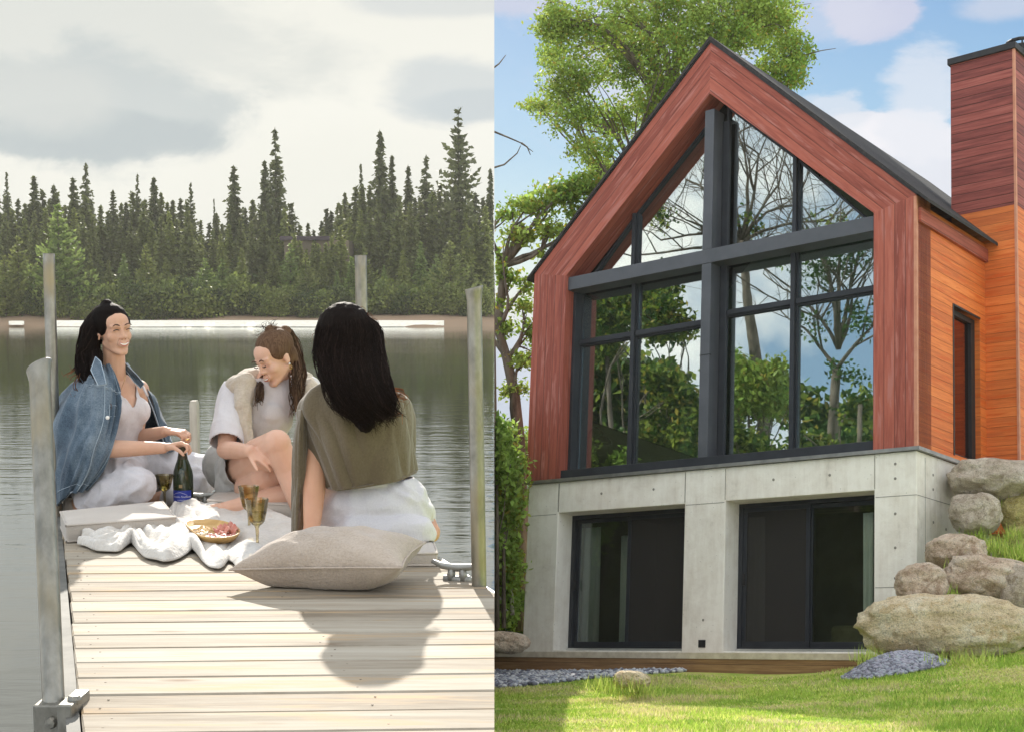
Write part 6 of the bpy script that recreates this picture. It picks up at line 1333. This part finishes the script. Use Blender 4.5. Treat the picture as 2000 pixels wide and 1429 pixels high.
def person_white():
    T = thing('person', 'woman in a white tee looking down, hugging one bare knee on the dock', 'person', at(480, 955, 6.68))
    H = Head(at(539, 701, 6.60), (-.64, -.64, -.42), (.10, .22, 1), 1.02)
    b = Blob(); fwd = nrm(np.array([-.35, -.93, 0]))
    pel, wa, ch, uc, nb = at(482, 908, 6.74), at(492, 868, 6.72), at(512, 808, 6.68), at(524, 768, 6.68), at(536, 742, 6.69)
    b.cap(pel-np.array([.07, 0, 0]), pel+np.array([.07, 0, 0]), .115, .115); b.cap(pel, wa, .135, .118, fwd, .78); b.cap(wa, ch, .115, .13, fwd, .8); b.cap(ch, uc, .13, .11, fwd, .78)
    sr, sl = at(457, 770, 6.62), at(600, 762, 6.76); b.cap(sr, sl, .05, .05); b.cap(sr*.55+sl*.45+np.array([0, 0, .02]), nb, .05, .05); b.cap(sl*.55+sr*.45+np.array([0, 0, .02]), nb, .05, .05); b.cap(nb, H.w(0, -.015, -.05), .052, .046)
    for s in (-1, 1): b.ell(ch+fwd*.058+np.array([.06*s, 0, .01]), (.065, .06, .06))
    er, wr = at(441, 878, 6.42), at(488, 880, 6.14); b.chain([sr, sr*.5+er*.5, er], [.052, .045, .038]); b.chain([er, er*.55+wr*.45, wr], [.041, .037, .026])
    hand(b, wr, (.88, -.28, -.34), (.15, .6, -.75), -1, (.42, .45, .5, .6), spread=.09, thumb=(.75, .65, -.2), s_=.9, tc=.15)
    el, wl = at(622, 860, 6.5), at(560, 905, 6.2); b.chain([sl, el], [.05, .04]); b.chain([el, wl], [.04, .027]); hand(b, wl, (-.9, -.2, -.1), (0, .4, .6), 1, (.5, .5, .5, .5))
    hr, hl = at(470, 925, 6.64), at(515, 918, 6.70); kr, ar = at(541, 866, 6.12), at(588, 1000, 6.10)
    b.chain([hr, hr*.45+kr*.55, kr], [.098, .088, .060]); b.cap(at(488, 952, 6.45), at(520, 935, 6.3), .07, .07); b.ell(kr+np.array([0, -.005, .005]), (.058, .056, .056)); b.chain([kr, kr*.6+ar*.4+np.array([0, .03, 0]), ar], [.056, .054, .036]); foot(b, ar, (.2, -.9, -.1), (0, .3, 1))
    kl, al = at(604, 962, 6.22), at(436, 996, 6.20); b.chain([hl, hl*.5+kl*.5, kl], [.095, .085, .062]); b.chain([kl, kl*.62+al*.38, al], [.060, .058, .034]); foot(b, al, (-.97, .1, .0), (.1, -.75, .55), .20)
    H.add(b); me = b.build(.0042, 3); put('body', me, SK2, T); H.face(me, T, smile=.5, down=1, lipw=.021)
    hb = Blob(); hb.ell(H.w(0, -.020, .052), (.080, .094, .078), H.ax); hb.ell(H.w(.052, -.002, .042), (.030, .052, .048), H.ax); hb.ell(H.w(-.052, -.002, .042), (.030, .052, .048), H.ax); hb.ell(H.w(0, -.05, .0), (.070, .050, .075), H.ax); hb.ell(H.w(0, -.035, .125), (.022, .024, .020), H.ax); hb.cap(H.w(0, -.055, .11), H.w(0, -.10, .07), .022, .03)
    t1 = [H.w(0, -.10, .08), at(576, 690, 6.68), at(581, 725, 6.62), at(580, 765, 6.56), at(577, 800, 6.53)]; t2 = [H.w(.060, -.05, -.03), at(507, 746, 6.62), at(508, 766, 6.52), at(506, 784, 6.49)]
    t1 = [H.w(0, -.10, .08), H.w(.02, -.11, .02), at(582, 725, 6.62), at(580, 765, 6.56), at(577, 802, 6.53)]; hb.chain(t1, [.032, .042, .030, .022, .006]); hb.chain(t2, [.010, .009, .008, .003])
    put('hair', hb.build(.005, 3), HAIRM, T); locks([(t1, [.034, .044, .032, .024, .010]), (t2, [.011, .011, .010, .007])], 110, .0022, HAIRM, 'hair_strands', T, seed=5)
    cp = []
    for a in np.linspace(-1.35, 1.35, 60): cp.append(([H.w(.070*math.sin(a), .050*math.cos(a)+.010, .072+.012*math.cos(a)-.045*abs(math.sin(a))**2), H.w(.070*math.sin(a), .008, .092-.018*abs(math.sin(a))), H.w(.045*math.sin(a), -.035, .118-.01*abs(math.sin(a))), H.w(.01*math.sin(a), -.05, .126)], [.002, .003, .003, .003]))
    locks(cp, 120, .0017, HAIRM, 'hair_strands', T, wav=.001, seed=6); locks([([H.w(0, -.03, .12), H.w(0, -.03, .15), H.w(.0, -.03, .165)], [.012, .03, .05]), ([H.w(.05, -.03, .09), H.w(.08, -.04, .10), H.w(.10, -.05, .09)], [.01, .02, .04])], 26, .0007, HAIRM, 'loose_hair', T, wav=.012, seed=7)
    link('earring', MB().tube([H.w(-.078, -.004, -.026), H.w(-.079, -.003, -.033)], [.004, .004], 8).mesh(PEARL, True), T)
    er_ = MB(); 
    for k in range(10): a0, a1 = 2*PI*k/10, 2*PI*(k+1)/10; er_.tube([H.w(-.080, .007*math.sin(a0), -.044+.009*math.cos(a0)), H.w(-.080, .007*math.sin(a1), -.044+.009*math.cos(a1))], .0014, 5)
    link('earring', er_.mesh(GOLD, True), T)
    # tee
    tb = Blob(); tb.cap(pel, wa, .140, .130, fwd, .84); tb.cap(wa, ch, .130, .142, fwd, .84); tb.cap(ch, uc, .142, .120, fwd, .82); tb.cap(sr, sl, .066, .066); tb.cap(sr*.45+sl*.55+np.array([0, 0, .02]), nb+np.array([0, 0, -.005]), .066, .060); tb.cap(sl*.45+sr*.55+np.array([0, 0, .02]), nb+np.array([0, 0, -.005]), .066, .060)
    for s in (-1, 1): tb.ell(ch+fwd*.060+np.array([.06*s, 0, .01]), (.078, .070, .072))
    se = sr*.16+er*.84+np.array([0, .0, .0]); tb.chain([sr, sr*.5+se*.5, se], [.066, .070, .074]); tb.chain([sl, sl*.3+el*.7], [.066, .072]); tb.cap(at(452, 880, 6.62), at(470, 895, 6.58), .05, .07)
    tm = tb.build(.006, 10); fold(tm, .008, (12, 12, 7), 8, sharp=2.4); d = nrm(se-sr); dl = nrm(el-sl); nz = nb[2]+.034
    def keep(C):
        a = (C-se)@d > .012; near = np.linalg.norm((C-se)-((C-se)@d)[:, None]*d, axis=1) < .11; a2 = (C-(sl*.3+el*.7))@dl > .0; n2 = np.linalg.norm((C-el), axis=1) < .16; return ~(a & near & (C[:, 0] < se[0]+.07)) & ~(a2 & n2) & (C[:, 2] < nz-((C-nb)@fwd)*.25) & (C[:, 2] > pel[2]-.02)
    cut(tm, keep); put('tee_shirt', tm, COT, T, .004)
    link('collar', MB().tube([nb+np.array([.062*math.cos(a), 0, 0])+fwd*.062*math.sin(a)+np.array([0, 0, .018-.022*max(0, math.sin(a))]) for a in np.linspace(0, 2*PI, 25)], .005, 6).mesh(COT, True), T)
    sb = Blob(); sb.cap(pel-np.array([.07, 0, 0]), pel+np.array([.07, 0, 0]), .128, .128); sb.cap(pel, wa-np.array([0, 0, .02]), .145, .13, fwd, .84); sb.chain([hr, hr*.72+kr*.28], [.115, .115]); sb.chain([hl, hl*.6+kl*.4], [.112, .112]); sb.cap(at(448, 915, 6.6), at(452, 950, 6.56), .06, .07)
    sm = sb.build(.006, 5); fold(sm, .006, (14, 14, 12), 9); dk = nrm(kr-hr); dl2 = nrm(kl-hl)
    cut(sm, lambda C: ~(((C-(hr*.72+kr*.28))@dk > .0) & (C[:, 0] < kr[0])) & ~((C-(hl*.6+kl*.4))@dl2 > .02) & (C[:, 2] < wa[2])); put('shorts', sm, GRYS, T, .004)
    # sweater round the shoulders
    w = Blob(); w.chain([at(600, 762, 6.68), at(590, 742, 6.76), at(560, 733, 6.84), at(520, 728, 6.82), at(488, 738, 6.68), at(466, 752, 6.58)], [.05, .056, .048, .046, .054, .050], (0, .3, 1), .8)
    w.chain([at(462, 752, 6.60), at(448, 764, 6.60), at(443, 778, 6.60)], [.045, .035, .02]); w.chain([at(478, 748, 6.56), at(474, 790, 6.50), at(478, 830, 6.48), at(484, 868, 6.46)], [.05, .036, .032, .030], (0, 1, 0), .7); w.chain([at(603, 760, 6.66), at(608, 800, 6.58)], [.05, .045])
    wm = w.build(.006, 5); fold(wm, .006, (18, 18, 7), 11, sharp=2.4); put('sweater', wm, BEI, T)
person_white()

def person_olive():
    T = thing('person', 'dark haired woman seen from behind in an olive knit top and white shorts', 'person', at(738, 1060, 5.3))
    H = Head(at(673, 664, 5.38), (-.35, .93, -.08), (0, 0, 1), 1.02)
    b = Blob(); fwd = nrm(np.array([-.15, 1, 0]))
    pel, wa, ch, uc, nb = at(738, 985, 5.36), at(716, 935, 5.36), at(700, 850, 5.37), at(692, 790, 5.38), at(682, 742, 5.38)
    b.cap(pel-np.array([.075, 0, .01]), pel+np.array([.055, 0, -.02]), .12, .115); b.cap(pel, wa, .14, .112, fwd, .75); b.cap(wa, ch, .108, .13, fwd, .75); b.cap(ch, uc, .135, .12, fwd, .72)
    sl, sr = at(624, 790, 5.38), at(760, 790, 5.44); b.cap(sl, sr, .052, .052); b.cap(sl*.55+sr*.45+np.array([0, 0, .03]), nb, .055, .05); b.cap(sr*.55+sl*.45+np.array([0, 0, .03]), nb, .055, .05); b.cap(nb, H.w(0, -.01, -.05), .055, .05)
    el, wl = at(616, 905, 5.30), at(609, 1036, 5.16); b.chain([sl, sl*.5+el*.5, el], [.055, .048, .041]); b.chain([el, el*.6+wl*.4, wl], [.043, .041, .029]); hand(b, wl, (-.42, -.35, -.22), (.0, .1, -1), 1, (.22, .2, .2, .25), spread=.1, thumb=(.3, .9, .1), tc=.1)
    er, wr = at(778, 885, 5.52), at(745, 925, 5.75); b.chain([sr, er], [.052, .042]); b.chain([er, wr], [.04, .028]); hand(b, wr, (-.9, .2, -.3), (0, 0, -1), -1)
    hr, kr, ar = at(778, 1010, 5.36), at(812, 1000, 5.72), at(840, 1040, 5.40); b.chain([hr, kr], [.10, .062]); b.chain([kr, ar], [.06, .038]); foot(b, ar, (.05, -.8, -.12), (.8, 0, .5), .19)
    hl, kl, al = at(700, 1000, 5.40), at(660, 985, 5.80), at(750, 1000, 5.95); b.chain([hl, kl], [.10, .062]); b.chain([kl, al], [.06, .036]); foot(b, al, (.8, .2, -.1), (0, 0, 1), .19)
    H.add(b); me = b.build(.0046, 3); put('body', me, SK3, T)
    hb = Blob(); hb.ell(at(674, 655, 5.36), (.108, .112, .118)); hb.ell(at(672, 690, 5.33), (.100, .10, .10)); g = [at(680, 700, 5.30), at(690, 745, 5.22), at(702, 785, 5.17), at(714, 826, 5.14)]; hb.chain(g, [.105, .088, .072, .034], (0, 1, 0), .6); g2 = [at(715, 710, 5.30), at(738, 750, 5.22), at(752, 785, 5.18), at(762, 806, 5.18)]; hb.chain(g2, [.06, .055, .04, .016], (0, 1, 0), .6); hb.cap(at(652, 720, 5.3), at(668, 780, 5.2), .06, .02, (0, 1, 0), .5)
    hm = hb.build(.006, 4); fold(hm, .0045, (55, 30, 5), 2, sharp=2.6); put('hair', hm, HAIRB, T)
    pth = []
    for u in np.linspace(-1, 1.25, 19):
        x0 = 676+u*46; pth.append(([at(676+u*20, 600+8*u*u, 5.34), at(x0+4*u, 640, 5.255+.055*u*u), at(674+u*56, 690, 5.225+.035*u*u), at(688+u*52, 745, 5.15+.02*u*u), at(704+u*50, 790, 5.115+.012*u*u), at(718+u*44+4, 826-14*abs(u), 5.115+.012*u*u)], [.012, .014, .014, .016, .016, .012]))
    locks(pth, 1300, .0012, HAIRB, 'hair_strands', T, wav=.004, seed=9)
    locks([([at(735, 740, 5.2), at(758, 764, 5.2), at(776, 768, 5.2), at(782, 784, 5.2)], [.02, .02, .016, .01]), ([at(750, 780, 5.18), at(768, 795, 5.18), at(774, 812, 5.18)], [.02, .02, .01])], 34, .0016, HAIRR, 'loose_hair', T, wav=.014, seed=10)
    fz = []
    for a in np.linspace(-.5, 3.6, 24): c_ = at(674, 655, 5.36); d = np.array([math.cos(a), 0, math.sin(a)]); fz.append(([c_+d*.104, c_+d*.118+np.array([.01, 0, -.01]), c_+d*.122+np.array([.014, 0, -.04])], [.006, .008, .012]))
    locks(fz, 60, .0006, HAIRR, 'loose_hair', T, wav=.004, seed=12)
    # shorts
    sb = Blob(); sb.cap(pel-np.array([.085, 0, .015]), pel+np.array([.062, 0, -.02]), .138, .130); sb.cap(pel, wa+np.array([.0, 0, -.0]), .152, .120, fwd, .80); sb.chain([hr, hr*.45+kr*.55], [.118, .098]); sb.chain([hl, hl*.35+kl*.65], [.12, .105]); sb.cap(at(690, 1035, 5.25), at(815, 1040, 5.25), .06, .06)
    sm = sb.build(.006, 6); fold(sm, .013, (10, 10, 10), 13, sharp=2.8); cut(sm, lambda C: (C[:, 2] < wa[2]-.012+(C[:, 0]-wa[0])*.10) & (C[:, 2] > .055)); put('shorts', sm, COTP, T, .004)
    wb = [wa+np.array([.128*math.cos(a), .112*math.sin(a), -.014+.010*math.cos(a)]) for a in np.linspace(0, 2*PI, 33)]; link('waistband', MB().tube(wb, .007, 6, False).mesh(COTP, True), T)
    wb2 = [p-np.array([-.001, 0, .035])+np.array([p[0]-wa[0], p[1]-wa[1], 0])*.06 for p in wb]; link('waistband', MB().tube(wb2, .003, 6, False).mesh(COTP, True), T)
    # knit cape
    R = lambda *p: [at(*q) for q in p]
    rows = [R((650, 742, 5.46), (655, 735, 5.33), (682, 730, 5.29), (712, 735, 5.33), (716, 742, 5.46), (700, 745, 5.52)),
            R((592, 774, 5.44), (610, 757, 5.28), (682, 752, 5.24), (752, 757, 5.28), (786, 770, 5.40), (786, 775, 5.52)),
            R((577, 806, 5.42), (594, 797, 5.25), (680, 795, 5.19), (765, 795, 5.24), (801, 803, 5.38), (802, 805, 5.52)),
            R((588, 842, 5.34), (615, 842, 5.21), (685, 845, 5.17), (770, 845, 5.22), (807, 845, 5.36), (808, 845, 5.52)),
            R((610, 895, 5.30), (638, 897, 5.19), (695, 897, 5.17), (772, 893, 5.23), (810, 884, 5.36), (810, 882, 5.52)),
            R((640, 952, 5.26), (660, 956, 5.19), (708, 950, 5.19), (775, 938, 5.25), (812, 921, 5.36), (812, 915, 5.52))]
    cm = loft(rows, 140, 90, .016, (9, 1.4), 21, 2.3); put('knit_top', cm, OLV, T, .006)
    hemp = [np.array(q) for q in rows[-1]]; link('hem', MB().tube(hemp, .0045, 6).mesh(OLV, True), T)
    rows = [R((583, 800, 5.36), (590, 800, 5.26), (602, 812, 5.28)), R((573, 860, 5.34), (584, 860, 5.24), (600, 868, 5.28)), R((569, 930, 5.32), (582, 930, 5.22), (597, 930, 5.26)), R((567, 1000, 5.28), (579, 1000, 5.20), (593, 1000, 5.24)), R((568, 1052, 5.24), (578, 1052, 5.17), (592, 1050, 5.20))]
    sm = loft(rows, 40, 60, .012, (7, 1.5), 31); put('sleeve', sm, OLV, T, .010)
person_olive()
# ================================================================ thin summer haze over the lake and lot
bm = bmesh.new(); bmesh.ops.create_cube(bm, size=1)
for v in bm.verts: v.co = Vector((-85 if v.co.x < 0 else 70, -25 if v.co.y < 0 else 245, -40 if v.co.z < 0 else 34))
me = bpy.data.meshes.new('haze'); bm.to_mesh(me); bm.free()
m = bpy.data.materials.new('haze_air'); m.use_nodes = True; t = NT(m.node_tree); t.n.clear(); out = t.new('ShaderNodeOutputMaterial'); v = t.new('ShaderNodeVolumePrincipled')
v.inputs['Color'].default_value = (.92, .92, .88, 1); v.inputs['Density'].default_value = .0003; v.inputs['Anisotropy'].default_value = .35; t.l.new(v.outputs[0], out.inputs['Volume'])
me.materials.append(m); hz = bpy.data.objects.new('haze', me); COL.objects.link(hz); hz['kind'] = 'stuff'; hz['label'] = 'pale summer haze softening the far shore'
SC.cycles.volume_bounces = 0
